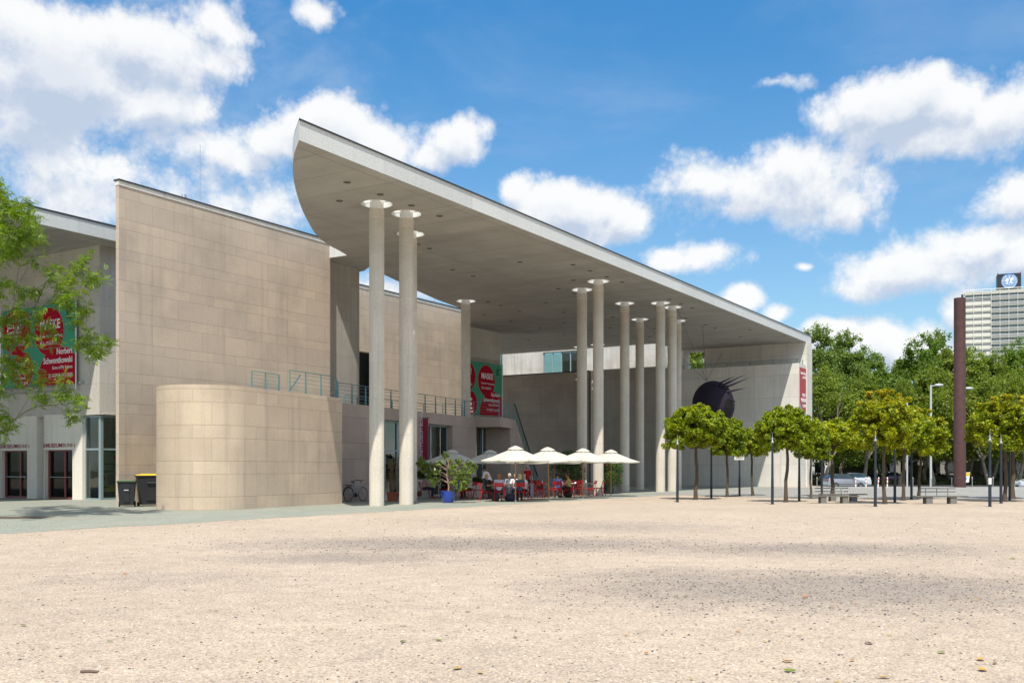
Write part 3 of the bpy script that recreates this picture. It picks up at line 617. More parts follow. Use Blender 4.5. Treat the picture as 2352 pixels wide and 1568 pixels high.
# entrance drums
for j,dt in enumerate((0,3.95)):
    fr=[(6.66,21.5),(6.32,21.85),(6.22,22.5),(6.18,23.3),(6.22,23.95),(6.27,24.15),(6.40,24.42),(6.66,24.62),(7.2,24.66)]
    g1=[(s,t+dt) for s,t in fr]
    b=MB()
    up=[(7.2,21.5+dt)]+g1; b.prism([L2(*p) for p in up],2.6,4.46)
    b.prism([L2(7.2,24.15+dt),L2(6.27,24.15+dt),L2(6.40,24.42+dt),L2(6.66,24.62+dt),L2(7.2,24.66+dt)],0,2.598)
    b.prism([L2(7.2,21.5+dt),L2(6.66,21.5+dt),L2(6.32,21.85+dt),L2(7.2,21.85+dt)],0,2.598)
    dr=P(b,'entrance_portal',m_portal,smooth=30)
    b=MB(); b.obox(L(6.54,24.13+dt,.12),-V*2.26,U*.02,(0,0,2.4)); dg=b.build('door_glass',m_glassk,dr)
    f=MB()
    for t_,w_ in ((24.14,.16),(22.02,.15),(22.75,.11)): f.obox(L(6.47,t_+dt,.12),-V*w_,U*.07,(0,0,2.4))
    f.obox(L(6.475,24.1+dt,.02),-V*2.22,U*.06,(0,0,.1)); f.obox(L(6.475,24.1+dt,2.52),-V*2.22,U*.06,(0,0,.075)); f.build('door_frame',m_redframe,dr)
    f=MB(); f.tube([L(6.42,23.9+dt,1.17),L(6.42,22.1+dt,1.17)],.018,8); f.build('push_bar',m_steel,dr)
    # lettering wrapped round the curved front
    line=[L(s,t+dt) for s,t in fr[::-1]][1:]; seg=[0]
    for p,q in zip(line,line[1:]): seg.append(seg[-1]+(q-p).length)
    def wrap(x,y,z,line=line,seg=seg,x0=.10):
        a=x+x0
        for i in range(len(seg)-1):
            if a<=seg[i+1] or i==len(seg)-2:
                d=(line[i+1]-line[i]).normalized(); p=line[i]+d*(a-seg[i]); nn=Vector((0,0,1)).cross(d)*-1; return p-nn*-(z+.012)+Vector((0,0,2.74+y))
    x0=.14
    for body,bold,wd in (('KUNST',-.012,.66),('MUSEUM',.012,1.38),('BONN',-.012,.76)):
        tmp=text('lettering',body,.30,(0,0,0),(1,0,0),(0,0,1),m_dkred,dr,bold=bold)
        xs=[v.co.x+ORI[mus].x for v in tmp.data.vertices]; sc=wd/(max(xs)-min(xs)); mn=min(xs)
        bpy.data.objects.remove(tmp)
        text('lettering',body,.30,(0,0,0),(1,0,0),(0,0,1),m_dkred,dr,bold=bold,wrap=lambda x,y,z,x0=x0,sc=sc,mn=mn:wrap((x-mn)*sc,y,z,x0=x0))
        x0+=wd+.06
b=MB(); b.prism([L2(7.0,24.66),L2(7.3,24.66),L2(7.3,25.45),L2(7.0,25.45)],0,4.4); P(b,'portal_wall',m_conc)
# --- main canopy roof with round roof-lights
cols=[(7.98,2.94),(9.98,2.87),(13.15,5.07),(30.69,13.75),(31.03,4.96),(29.01,2.78),(37.25,4.87),(44.6,7.05),(38.42,2.7),(40.54,2.71),(46.84,4.89),(57.6,18.98),(56.97,16.89),(13.6,10.9)]
out=[(0,-.12),(66.8,-.12),(66.8,11.9),(59,11.9),(59,34),(39.5,34),(39.2,22),(38.6,19.4),(36.2,17.2),(33.2,15.83),(29.4,15.14),(25.7,14.19),(22.8,13.3),(20.7,12.72),(19.2,12.3),(18.4,12.1),(18.1,12.2),(19.0,12.9),(19.2,14.6),(15.25,14.6),(15.25,10.95),(14.19,10.55),(12.87,10.12),(11.0,9.2),(9.14,7.94),(6.82,6.24),(4.28,4.18),(2.31,2.42),(.93,.99)]
out=[p for p in out if p!=(18.1,12.2)]
# round off the curved parts
def smooth_pts(pts,lo,hi):
    q=[]
    n=len(pts)
    for i,p in enumerate(pts):
        q.append(p)
        if lo<=i<hi:
            p0,p1,p2,p3=pts[i-1],p,pts[(i+1)%n],pts[(i+2)%n]
            for t in (.25,.5,.75):
                q.append(tuple(.5*((2*p1[k])+(-p0[k]+p2[k])*t+(2*p0[k]-5*p1[k]+4*p2[k]-p3[k])*t*t+(-p0[k]+3*p1[k]-3*p2[k]+p3[k])*t**3) for k in (0,1)))
    return q
i1=out.index((15.25,10.95)); out=smooth_pts(out,i1+1,len(out)-1)
def holed(name,outer,holes,z0,z1):
    cu=bpy.data.curves.new(name,'CURVE'); cu.dimensions='2D'; cu.fill_mode='BOTH'; cu.extrude=(z1-z0)/2
    for poly in [outer]+holes:
        s=cu.splines.new('POLY'); s.points.add(len(poly)-1); s.use_cyclic_u=True
        for p,q in zip(s.points,poly): p.co=(q[0],q[1],0,1)
    to=bpy.data.objects.new('tmp',cu); C.objects.link(to); dg=bpy.context.evaluated_depsgraph_get(); me=bpy.data.meshes.new_from_object(to.evaluated_get(dg)); bpy.data.objects.remove(to)
    mb=MB(); vs=[(v.co.x,v.co.y,v.co.z+(z0+z1)/2) for v in me.vertices]
    for p in me.polygons:
        pts=[vs[i] for i in p.vertices]; nz=p.normal.z
        mb.face(pts,1 if nz<-.5 else (2 if nz>.5 else 0))
    return mb
HR=.70
holes=[[L2(s+HR*math.cos(a*math.pi/18),t+HR*math.sin(a*math.pi/18)) for a in range(36)] for s,t in cols[:13]]
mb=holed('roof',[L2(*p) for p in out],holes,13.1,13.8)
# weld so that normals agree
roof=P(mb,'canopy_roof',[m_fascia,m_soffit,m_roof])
mb=holed('capping',[L2(s+(-.04 if s<5 else .04 if s>60 else 0),t-.05 if t<20 else t) for s,t in out],holes,13.803,13.85); mb.mi=[0]*len(mb.mi); mb.build('metal_capping',m_copp,roof)
# roof downlights
dlpos=[(4.8,1.85),(6.74,3.97),(6.88,1.84),(8.95,1.8),(11.07,1.81),(16.2,6.16),(21.44,8.35),(23.61,8.38),(31.8,12.64),(36.25,12.8),(40.33,16.0),(23.79,1.74),(25.87,1.73),(27.94,1.68),(27.89,3.9),(30,1.64),(29.88,6.05),(31.96,6.03),(34.07,9.36),(44.64,15.95),(49.04,16.08),(37.41,1.61),(39.5,1.62),(41.56,1.59),(45.77,3.78),(50.12,3.81),(49.86,8.15),(54.3,10.46),(55.59,21.2),(50.5,20.5),(33.5,12.7),(36.4,16),(43,12.8),(47.6,11),(52.2,3.8),(54.5,1.6),(58.5,3.8),(15.1,6.1),(21.6,3.9),(42.5,8.3),(38.5,10.4)]
dlo=MB(); dlo.lathe([(.11,.10),(.11,-.010),(.145,-.010),(.15,.0),(.155,.01)],20); dlo.lathe([(.11,.05),(.0005,.05)],20,mi=1)
first=None
for i,(s,t) in enumerate(dlpos):
    if first is None:
        first=dlo.build('downlight',[simple('downlight_ring',(.13,.125,.115),.5),m_dark],roof,local=True); o=first
    else: o=first.copy(); C.objects.link(o); o.parent=roof
    o.location=L(s,t,13.088)-ORI[mus]
# columns
for i,(s,t) in enumerate(cols[:13]):
    c0=L(s,t); z0=4.86 if i==3 else 0
    b=MB(); b.lathe([(.325,z0),(.325,12.80),(.318,12.83)],36,c=tuple(c0)); co=P(b,'column',m_column,smooth=True)
    b=MB(); b.lathe([(.30,12.83),(.30,13.78)],24,c=tuple(c0))
    for k in range(4):
        a=k*math.pi/2+.55+math.pi/4; d=Vector((math.cos(a),math.sin(a),0)); nn=Vector((-d.y,d.x,0))
        b.obox(c0+d*.28-nn*.05+Vector((0,0,13.16)),d*.415,nn*.10,(0,0,.32))
    b.build('column_head',m_white,co,smooth=True)
    b=MB(); b.lathe([(HR-.004,13.09),(HR-.004,13.86),(HR-.02,13.86),(HR-.02,13.09)],36,c=tuple(c0),caps=False); b.build('rooflight_ring',m_white,co,smooth=True)
    b=MB(); b.lathe([(HR+.05,13.9),(HR-.05,14.05),(HR-.3,14.16),(.02,14.2)],28,c=tuple(c0),caps=False); b.build('rooflight_dome',m_lens,co,smooth=True)
# railings
def railing(name,pts,hgt=.98,step=1.3,nr=5,mat=m_teal,postw=.042,base=None):
    pts=[Vector(p) for p in pts]; root=MB(); root.tube([p+Vector((0,0,hgt)) for p in pts],.017,8)
    o=root.build(name,mat,mus,smooth=True)
    for r in range(nr):
        q=MB(); q.tube([p+Vector((0,0,hgt*(r+.75)/(nr+.55))) for p in pts],.0095,6); q.build('rail',mat,o)
    for a,c in zip(pts,pts[1:]):
        l=(c-a).length; n=max(1,round(l/step)); d=(c-a)/n; dn=Vector((d.x,d.y,0)).normalized(); nn=Vector((-dn.y,dn.x,0))
        for i in range(n+1):
            if i==n and not (c-pts[-1]).length<1e-6: continue
            p=a+d*i; q=MB()
            w0,w1=postw,postw*.55
            P_=[]
            for z,w_ in ((0,w0),(hgt-.02,w1)):
                for sx_,sy_ in ((-1,-1),(1,-1),(1,1),(-1,1)): P_.append(p+nn*(sx_*w_)+dn*(sy_*.018)+Vector((0,0,z)))
            q.mesh(P_,[(0,3,2,1),(4,5,6,7),(0,1,5,4),(1,2,6,5),(2,3,7,6),(3,0,4,7)]); q.build('post',mat,o)
    return o
def zz(p,z): return Vector((p.x,p.y,z))
Qr=lambda k: zz(Q-d2*k+n2*.35,4.88)
railing('terrace_railing',[Qr(3.6),Qr(0),zz(K(0)+n2*.28,4.86),zz(K(15.3)+n2*.1,4.86),zz(E1+n2*.12+dl*.12,4.86),zz(E2+n2*.08-dl*.1,4.86)],1.0,1.27)
railing('terrace_railing',[Qr(6.2),Qr(4.35)],.72,.9,4)
b=MB(); b.obox(Qr(3.55)+Vector((0,0,.1)),d2*.75+Vector((0,0,.70)),n2*.03,(0,0,.07)); P(b,'rail_brace',m_teal)
railing('inner_railing',[zz(K(5.5)+n2*3.4,4.86),zz(K(14)+n2*3.0,4.86),zz(K(15.5)+n2*1.0,4.86)],.85,1.3,4)
railing('stair_railing',[zz(E2+n2*.08,4.86),zz(E2+ds*6.0+n2*.02,.17)],1.0,1.0,4)
b=MB(); b.tube([zz(E2+n2*.02,5.9),zz(E2+ds*6.2-n2*.02,1.05)],.035,8); P(b,'handrail',m_copp,smooth=True)
railing('roof_terrace_railing',[L(64.0,11.3,11.0),L(64.0,.4,11.0),L(64.9,.15,11.0)],.5,2.2,2)
# cables from canopy columns
b=MB()
# stains at downpipe etc. left out
# ================================================================ posters, banners
def clipcirc(cx,cy,r,w,h,n=48):
    pts=[(cx+r*math.cos(2*math.pi*i/n),cy+r*math.sin(2*math.pi*i/n)) for i in range(n)]
    def clip(pts,f,inter):
        o=[]
        for a,b_ in zip(pts,pts[1:]+pts[:1]):
            if f(a): o.append(a)
            if f(a)!=f(b_): o.append(inter(a,b_))
        return o
    ix=lambda X:(lambda a,b_:(X,a[1]+(b_[1]-a[1])*(X-a[0])/(b_[0]-a[0]))); iy=lambda Y:(lambda a,b_:(a[0]+(b_[0]-a[0])*(Y-a[1])/(b_[1]-a[1]),Y))
    pts=clip(pts,lambda p:p[0]>=0,ix(0)); pts=clip(pts,lambda p:p[0]<=w,ix(w)); pts=clip(pts,lambda p:p[1]>=0,iy(0)); pts=clip(pts,lambda p:p[1]<=h,iy(h)); return pts
m_outline=simple('poster_circle_outline',(.45,.30,.17),.6,var=.05)
def exhibition_poster(name,label,O,xd,w=6.5,h=4.28,brk=True):
    O=Vector(O);xd=Vector(xd);nn=xd.cross(Vector((0,0,1))); r=thing(name,label,'poster',O,group='exhibition posters on the museum')
    b=MB(); b.obox(O,xd*w,-nn*.03,(0,0,h)); b.build('banner_sheet',m_green,r)
    for k,(cx,cy,rr) in enumerate([(1.27,3.05,1.28),(4.22,2.85,1.27),(1.84,.92,.97),(5.13,.1,1.92)]):
        for dz,ra,mt,nm in ((.004,rr+.022,m_outline,'circle_outline'),(.010,rr,m_red,'red_circle')):
            c=clipcirc(cx,cy,ra,w,h); q=MB(); q.face([O+xd*x+Vector((0,0,y))+nn*(dz+k*.0007) for x,y in c]); q.build(nm,mt,r)
    T=lambda body,x,y,s,bold=0,al='LEFT':text('lettering',body,s,O+xd*x+Vector((0,0,y))+nn*.02,xd,(0,0,1),m_txt,r,bold=bold,align=al,sx=.86)
    T('JETZT!',.45,3.25,.62,.02);T('Junge Malerei in\nDeutschland',.45,2.95,.24);T('19.9.2019–19.1.2020',.35,2.3,.24)
    T('MASKE',3.42,3.0,.68,.02);T('Kunst der Verwandlung',3.42,2.55,.24);T('30.5.–25.8.2019',3.42,2.15,.27)
    T('Nanne\nMeyer',1.12,1.12,.42,.015);T('Gute Gründe',1.12,.42,.22);T('29.8.–17.11.2019',1.05,.12,.22)
    T('Norbert\nSchwontkowski',6.25,1.60,.46,.015,'RIGHT');T('Some of My Secrets',6.25,.82,.25,0,'RIGHT');T('31.10.2019–16.2.2020',6.25,.40,.27,0,'RIGHT')
    text('lettering','FREUDE.\nJOY.\nJOIE.\nBONN.',.14,O+xd*5.75+Vector((0,0,3.85))+nn*.02,xd,(0,0,1),m_black,r,bold=.01)
    b=MB()
    for x in (-.12,w+.10): b.tube([O+xd*x+nn*.05+Vector((0,0,-.35)),O+xd*x+nn*.05+Vector((0,0,h+.12))],.045,8)
    for z in (-.32,-.02,h+.06,h+.30): b.tube([O+xd*-.12+nn*.03+Vector((0,0,z)),O+xd*(w+.1)+nn*.03+Vector((0,0,z))],.02,6)
    n=26
    for i in range(n):
        for z0 in (-.32,h+.06):
            x0=-.1+i*(w+.2)/n; b.tube([O+xd*x0+nn*.03+Vector((0,0,z0)),O+xd*(x0+(w+.2)/n)+nn*.03+Vector((0,0,z0+.28))],.010,4)
    b.build('support_frame',m_steel,r)
    if brk:
        for z in (.0,1.85,3.35):
            q=MB(); q.obox(O+xd*(w+.14)-nn*.14+Vector((0,0,z)),xd*.22,nn*.12,(0,0,.07)); q.obox(O+xd*(w+.34)-nn*.155+Vector((0,0,z-.06)),xd*.10,nn*.03,(0,0,.2)); q.build('wall_bracket',m_steel,r)
exhibition_poster('exhibition_poster','big green poster with red circles on the entrance wall behind the ash tree',L(6.48,28.3,6.06),-V)
exhibition_poster('exhibition_poster','big green poster with red circles deep in the shaded court above the balcony',L(38.85,20.12,6.02),U,brk=False)
# red banner on the right-hand wall
nnb=-V
r=thing('wall_banner','tall narrow red museum banner on the bright end wall right of the mohawk head','banner',L(62.95,-.14,6.3))
O=L(62.98,-.135,0); b=MB(); b.obox(O+Vector((0,0,6.3)),U*2.0,V*.02,(0,0,4.35)); b.build('banner_sheet',simple('faded_red_cloth',(.40,.06,.07),.7,var=.06,scale=1),r)
T=lambda body,x,z,s,bold=0,al='RIGHT',sx=1.0:text('lettering',body,s,O+U*x+Vector((0,0,z))-V*.012,U,(0,0,1),m_txt,r,bold=bold,align=al,sx=sx)
T('Deutsche Kunst\nnach 1945',1.92,10.05,.36,0,'RIGHT',.72);T('KUNST',1.9,8.05,.44,0,'RIGHT',.8);T('MUSEUM',1.9,7.60,.46,.02,'RIGHT',.86);T('BONN',1.9,7.10,.44,0,'RIGHT',.8)
m_pic=simple('banner_painting_print',(.30,.30,.31),.7,var=.9,scale=3.5)
pp=[(0,6.3)]+[(2.0,6.3),(2.0,6.75)]+[(2.0*math.cos(a),7.55-.95*math.sin(a)) for a in [i*math.pi/2/10 for i in range(2,11)]]+[(0,7.3)]
pp=[(0,6.3),(2,6.3),(2,6.78),(1.6,6.62),(1.1,6.62),(.6,6.95),(.2,7.4),(0,7.6)]
b=MB(); b.face([O+U*x-V*.006+Vector((0,0,z)) for x,z in pp]); b.build('printed_picture',m_pic,r)
# narrow vertical banner by the café door
kb=K(8.0)+n2*-.05
r=thing('cafe_banner','narrow dark red vertical banner fixed beside the café window, lettered upwards','banner',zz(kb,1.5))
b=MB(); b.obox(zz(kb,1.55),-n2*.45,d2*.02,(0,0,2.9)); b.build('banner_sheet',m_dkred,r)
b=MB()
for z in (1.5,4.47): b.obox(zz(kb+n2*.1,z),-n2*.62,d2*.03,(0,0,.04))
b.build('banner_arm',m_copp,r)
text('lettering','KUNSTMUSEUM BONN',.27,zz(kb-n2*.12-d2*.01,2.0),(0,0,1),n2,m_txt,r)
# ================================================================ purple skull balloon
r=thing('mohawk_head','giant dark purple skull-shaped balloon with spiky mohawk hanging under the canopy','sculpture',(15.6,78,5.2))
m_purp=simple('dark_purple_fabric',(.010,.004,.016),.8,var=.35,scale=2.5); m_hole=simple('black_eye_cloth',(.0015,.0015,.002),.95)
cx,cy,cz=15.75,78.0,6.75
b=MB(); nU,nV=40,26; Vv=[];F=[]
fd=Vector((.88,-.475,0))   # the face looks to the right
sd=Vector((.475,.88,0))
for j in range(nV+1):
    ph=-math.pi/2+math.pi*j/nV
    for i in range(nU):
        a=2*math.pi*i/nU; x=math.cos(a)*math.cos(ph); y=math.sin(a)*math.cos(ph); z=math.sin(ph)
        w=1.0 if z>-.15 else 1-.30*min(1,(-.15-z)/.85)**1.2
        px=1.62*x*w+(.25*max(0,-z) if x>0 else .45*max(0,-z)); py=1.45*y*w; pz_=1.75*z if z>0 else 2.5*z
        # shallow eye hollows
        Vv.append(Vector((cx,cy,cz))+fd*px+sd*py+Vector((0,0,pz_)))
for j in range(nV):
    for i in range(nU): F.append((j*nU+i,j*nU+(i+1)%nU,(j+1)*nU+(i+1)%nU,(j+1)*nU+i))
b.mesh(Vv,F); b.build('skull',m_purp,r,smooth=True)
b=MB()
for yy in (-.62,.62):
    c=Vector((cx,cy,cz))+fd*1.36+sd*yy+Vector((0,0,-.55)); pts=[]
    ring=[]
    for lev,(ra,dp) in enumerate(((1,.02),(.6,.13),(.02,.17))):
        for i in range(24):
            a=2*math.pi*i/24; e=.36*math.cos(a)*ra; f_=.76*math.sin(a)*ra
            # follow the surface
            yl=yy+e; zl=-.45+f_; zn=zl/2.5 if zl<0 else zl/1.75; wz=math.sqrt(max(.02,1-zn*zn))
            wk=1.0 if zn>-.15 else 1-.30*min(1,(-.15-zn)/.85)**1.2
            xn=math.sqrt(max(.0,1-min(.98,(yl/(1.45*wz*wk))**2)))*wz*wk*1.62+.25*max(0,-zn)
            pts.append(Vector((cx,cy,cz))+fd*(xn+.03)+sd*yl+Vector((0,0,zl)))
        ring.append(lev)
    F=[(l*24+i,l*24+(i+1)%24,(l+1)*24+(i+1)%24,(l+1)*24+i) for l in range(2) for i in range(24)]+[tuple(48+i for i in range(24))]
    bb=MB(); bb.mesh(pts,F); bb.build('eye_socket',m_hole,r,smooth=True)
for (x0,y0,x1,y1,d0,d1,w_) in [(2862,1540,2941,1503,77.0,77.6,.15),(2880,1545,2984,1496,76.9,77.4,.17),(2892,1552,2998,1510,76.9,77.0,.19),(2903,1568,2984,1551,76.9,76.6,.18),(2912,1598,2949,1607,77.1,76.2,.15)]:
    z_=lambda y,d:1.6+(1875-y)/3982*d
    p0=Vector(((x0-2048)/3982*d0,d0,z_(y0,d0))); p1=Vector(((x1-2048)/3982*d1,d1,z_(y1,d1)))
    q=MB(); q.tube([p0,p0.lerp(p1,.35),p1],[w_*.62,w_*.46,.005],12); q.build('spike',m_purp,r,smooth=True)
b=MB(); top=Vector((cx-.5,cy,cz+1.74))
for e in ((15.2,79.5,13.1),(11.7,70.9,13.1),(17.2,81.5,11.1),(9.9,76.4,13.0)): b.tube([top,e],.012,5)
b.build('suspension_cable',m_copp,r)
# ================================================================ rust column, lamps, bollards, poles
m_rust=simple('weathered_steel',(.070,.032,.030),.8,.1,var=.55,scale=2.2,bump=.4,bscale=14)
b=MB(); b.lathe([(.50,0),(.50,5.5),(.492,5.52),(.49,11),(.482,11.02),(.475,16.45),(.46,16.46)],40); b.v=[(p[0]+38.99,p[1]+86.7,p[2]) for p in b.v]
tag(b.build('steel_column',m_rust,at=(38.99,86.7,0),smooth=True),'tall dark rusty steel column standing alone at the plaza edge','sculpture column')
m_lampw=simple('white_lamp_paint',(.46,.50,.51),.4,var=.05)
def lamp(x,y,hh,dirx,label,z0=0):
    r=thing('street_lamp',label,'street lamp',(x,y,z0),group='white street lamps beyond the plaza')
    b=MB(); b.lathe([(.10,z0),(.095,z0+.8),(.085,z0+hh),(.05,z0+hh+.03)],14,c=(x,y,0)); b.build('pole',m_lampw,r,smooth=True)
    b=MB(); b.tube([(x,y,z0+hh-.05),(x+dirx*.35,y,z0+hh-.02)],.04,8); b.build('arm',m_lampw,r)
    b=MB(); b.ball((x+dirx*.72,y,z0+hh+.03),(.42,.22,.14),14,8); b.build('lamp_head',m_lampw,r,smooth=True)
lamp(37.15,88.3,9.0,1,'white street lamp rising left of the rusty steel column at the plaza edge')
lamp(43.0,95.2,9.6,1,'white street lamp whose head shows just right of the rusty steel column',-.33)
lamp(40.2,101.3,8.6,-1,'white street lamp with its head hidden in the leaves, left of the taller one',-.33)
m_rw=simple('red_band',(.50,.03,.02),.5); 
for i,(px,lean) in enumerate([(3422.7,0),(3464,-.01),(3511.5,.09),(3549,.02)]):
    x=(px-2048)/3982*88.3; lab=['red and white bollard in front of the silver hatchback front wheel','red and white bollard just right of the silver hatchback nose','leaning red and white bollard left of a dark lamp post','red and white bollard behind the trunk of a yellow-green tree'][i]
    r=thing('bollard',lab,'bollard',(x,88.3,0),group='red and white bollards at the plaza edge')
    f_=lambda z:(x+lean*z,88.3,z)
    b=MB(); b.tube([f_(0),f_(.80)],.055,12); b.build('post',m_white,r,smooth=True)
    for z in (.30,.62): q=MB(); q.tube([f_(z),f_(z+.10)],.058,12); q.build('red_band',m_rw,r,smooth=True)
    q=MB(); q.ball(f_(.82),.055,10,6); q.build('cap',m_white,r,smooth=True)
gb=None
for i,px in enumerate((3268,3651.6,3726,3807,3888.6,3972,4059)):
    x=(px-2048)/3982*88.2
    lab=['slim grey bollard between the museum wall and the silver hatchback','slim grey bollard behind the dark post left of the third bench','slim grey bollard right of the white street lamp','slim grey bollard just left of the rusty steel column','slim grey bollard right of the rusty steel column','slim grey bollard behind the third dark post from the right edge','slim grey bollard nearest the right edge of the plaza'][i]
    if gb is None:
        gb=thing('grey_bollard',lab,'bollard',(0,0,0),group='slim grey steel bollards along the kerb')
        b=MB(); b.lathe([(.035,0),(.035,.74),(.045,.75),(.045,.80),(.03,.85),(.001,.88)],12); b.build('post',m_steel,gb,smooth=True)
        b=MB(); b.lathe([(.07,0),(.07,.02),(.036,.03)],12); b.build('base_plate',m_steel,gb)
        place(gb,(x,88.2,0),0,lab,first=True)
    else: place(gb,(x,88.2,0),0,lab)
# dark garden posts in the tree grid
m_post=simple('dark_blue_grey_post',(.022,.032,.045),.45,.2,var=.1)
posts=[(7.99,48.08,'dark slender post in front of the leftmost round-crowned tree'),(10.81,53.99,'dark slender post between the two leftmost round-crowned trees'),(13.48,58.99,'dark slender post carrying a small white notice'),(11.82,45.19,'dark slender post left of the dark green rounded tree by the museum corner'),(14.28,49.5,'dark slender post right of the dark green rounded tree trunk'),(17.24,55.4,'dark slender post behind the left end of the first bench'),(15.5,42.47,'dark slender post between the first bench and the big yellow tree, nearest the viewer'),(18.34,47.69,'dark slender post between the two trunks left of the third bench'),(20.99,52.31,'dark slender post immediately left of the third bench, farthest one there'),(20.31,42.31,'dark slender post with a white sticker, right of the third bench'),(22.76,46.34,'dark slender post touching the thick tree trunk at the right edge'),(25.34,50.69,'dark slender post behind the thick tree trunk at the right edge')]
pp_=None
for i,(x,y,lab) in enumerate(posts):
    if pp_ is None:
        pp_=thing('garden_post',lab,'post',(0,0,0),group='dark slender posts among the trees')
        b=MB(); b.lathe([(.064,0),(.064,.9),(.055,1.3),(.044,2.75),(.042,2.78)],16); b.build('shaft',m_post,pp_,smooth=True)
        b=MB(); b.lathe([(.06,2.78),(.075,2.80),(.075,2.84),(.03,2.90),(.03,3.0),(.012,3.05),(.008,3.25)],14); b.tube([(-.15,0,2.98),(.15,0,2.98)],.009,6); b.build('finial',m_steel,pp_,smooth=True)
        b=MB(); b.lathe([(.10,0),(.10,.012),(.086,.02)],14); b.build('base_plate',m_post,pp_)
        place(pp_,(x,y,0),.3,lab,first=True)
    else:
        o=place(pp_,(x,y,0),.3+i*.7,lab)
b=MB(); b.obox((13.16,58.9,2.14),(.58,0,0),(0,.015,0),(0,0,.56)); sg=b.build('notice_sign',m_white,at=(13.45,58.9,2.14)); tag(sg,'small white notice board fixed to a dark post in front of the shaded wall','sign')
b=MB(); b.obox((13.22,58.893,2.4),(.18,0,0),(0,.004,0),(0,0,.22)); b.build('printed_text',m_dkred,sg); b=MB()
for k in range(4): b.obox((13.46,58.893,2.58-k*.06),(.22,0,0),(0,.004,0),(0,0,.02))
for k in range(4): b.obox((13.22,58.893,2.34-k*.045),(.44,0,0),(0,.004,0),(0,0,.015))
b.build('printed_text',m_black,sg)
b=MB(); b.lathe([(.0655,.95),(.0655,1.22)],16,c=(20.31,42.31,0)); b.v=[(p[0],p[1],p[2]) for p in b.v]; tag(b.build('sticker',m_white,at=(20.31,42.31,1.0)),'white sticker wrapped round a dark post at the right','sticker')
# benches
m_benchw=simple('weathered_bench_timber',(.14,.128,.105),.8,var=.2,scale=5); m_bconc=simple('bench_concrete',(.17,.165,.15),.9,var=.2,scale=6)
def bench(label,x0,x1,y,legs,back=None,z=.36):
    r=thing('park_bench',label,'bench',((x0+x1)/2,y,0),group='low concrete-footed benches on the gravel')
    b=MB()
    for k in range(4): b.obox((x0,y-.24+k*.125,z-.045),(x1-x0,0,0),(0,.11,0),(0,0,.05))
    b.build('seat',m_benchw,r)
    for l0,l1 in legs: q=MB(); q.obox((l0,y-.20,0),(l1-l0,0,0),(0,.42,0),(0,0,z-.047)); q.build('leg',m_bconc,r)
    if back:
        a,c=back
        for zb in (z+.19,z+.34):
            q=MB(); n=14; q.tube([(a+(c-a)*i/n,y+.20+.10*math.sin(math.pi*i/n),zb) for i in range(n+1)],.021,8); q.build('back_rail',m_steel2,r,smooth=True)
        for t in (.2,.5,.8) if c-a>1.6 else (.2,.8):
            q=MB(); xx=a+(c-a)*t; q.tube([(xx,y+.23,z-.02),(xx,y+.27,z+.34)],.014,6); q.build('back_post',m_steel2,r)
m_steel2=simple('dull_grey_tube',(.10,.105,.11),.35,.8,var=.1)
f_=3982
def xs(px,D): return (px-2048)/f_*D
bench('low bench with curved back rails, left pair, nearer one, in front of the hatchback',xs(3238,46.5),xs(3430,46.5),46.5,[(xs(3279,46.5),xs(3301,46.5)),(xs(3366,46.5),xs(3388,46.5))],(xs(3265,46.5),xs(3398,46.5)))
bench('low bench without back rails, left pair, standing just behind the nearer bench',xs(3279,49.6),xs(3464,49.6),49.6,[(xs(3319,49.6),xs(3340,49.6)),(xs(3402,49.6),xs(3424,49.6))])
bench('low bench standing alone left of the rusty column, with straight back rails',xs(3655,45.8),xs(3866,45.8),45.8,[(xs(3699,45.8),xs(3724,45.8)),(xs(3795,45.8),xs(3820,45.8))],(xs(3682,45.8),xs(3830,45.8)))
# ================================================================ café furniture
m_chair=simple('red_painted_metal',(.46,.006,.012),.45,var=.08,spec=.3)
ch=thing('cafe_chair','x','chair')
b=MB()
for k in range(6): b.box((0,-.18+k*.073,.455+.006*abs(k-2.5)),(.44,.062,.012))
b.tube([(-.22,-.2,.445),(-.22,.21,.445),(.22,.21,.445),(.22,-.2,.445),(-.22,-.2,.445)],.012,6); b.build('seat',m_chair,ch,local=True)
b=MB()
for z0,y0 in ((.70,-.292),(.80,-.322)): b.obox((-.21,y0,z0),(.42,0,0),(0,.010,0),(0,-.026,.085))
b.build('backrest',m_chair,ch,local=True)
for sx_ in (-1,1):
    b=MB(); b.tube([(.21*sx_,.2,.445),(.235*sx_,.27,.0)],.014,6); b.build('leg',m_chair,ch,local=True)
    b=MB(); b.tube([(.215*sx_,-.345,.89),(.215*sx_,-.2,.46),(.24*sx_,-.33,0)],.014,6); b.build('leg',m_chair,ch,local=True)
tb=thing('cafe_table','x','table')
m_ttop=simple('pale_metal_table_top',(.62,.63,.64),.25,.6,var=.06)
b=MB(); b.lathe([(.33,.715),(.345,.722),(.345,.735),(.33,.74),(.0005,.74)],28); b.build('tabletop',m_ttop,tb,local=True,smooth=True)
b=MB(); b.tube([(0,0,.03),(0,0,.715)],.028,10); b.build('pillar',m_steel,tb,local=True,smooth=True)
for k in range(4):
    a=k*math.pi/2+.4; b=MB(); b.tube([(0,0,.06),(.18*math.cos(a),.18*math.sin(a),.05),(.29*math.cos(a),.29*math.sin(a),.012)],[.02,.018,.014],6); b.build('foot',m_steel,tb,local=True)
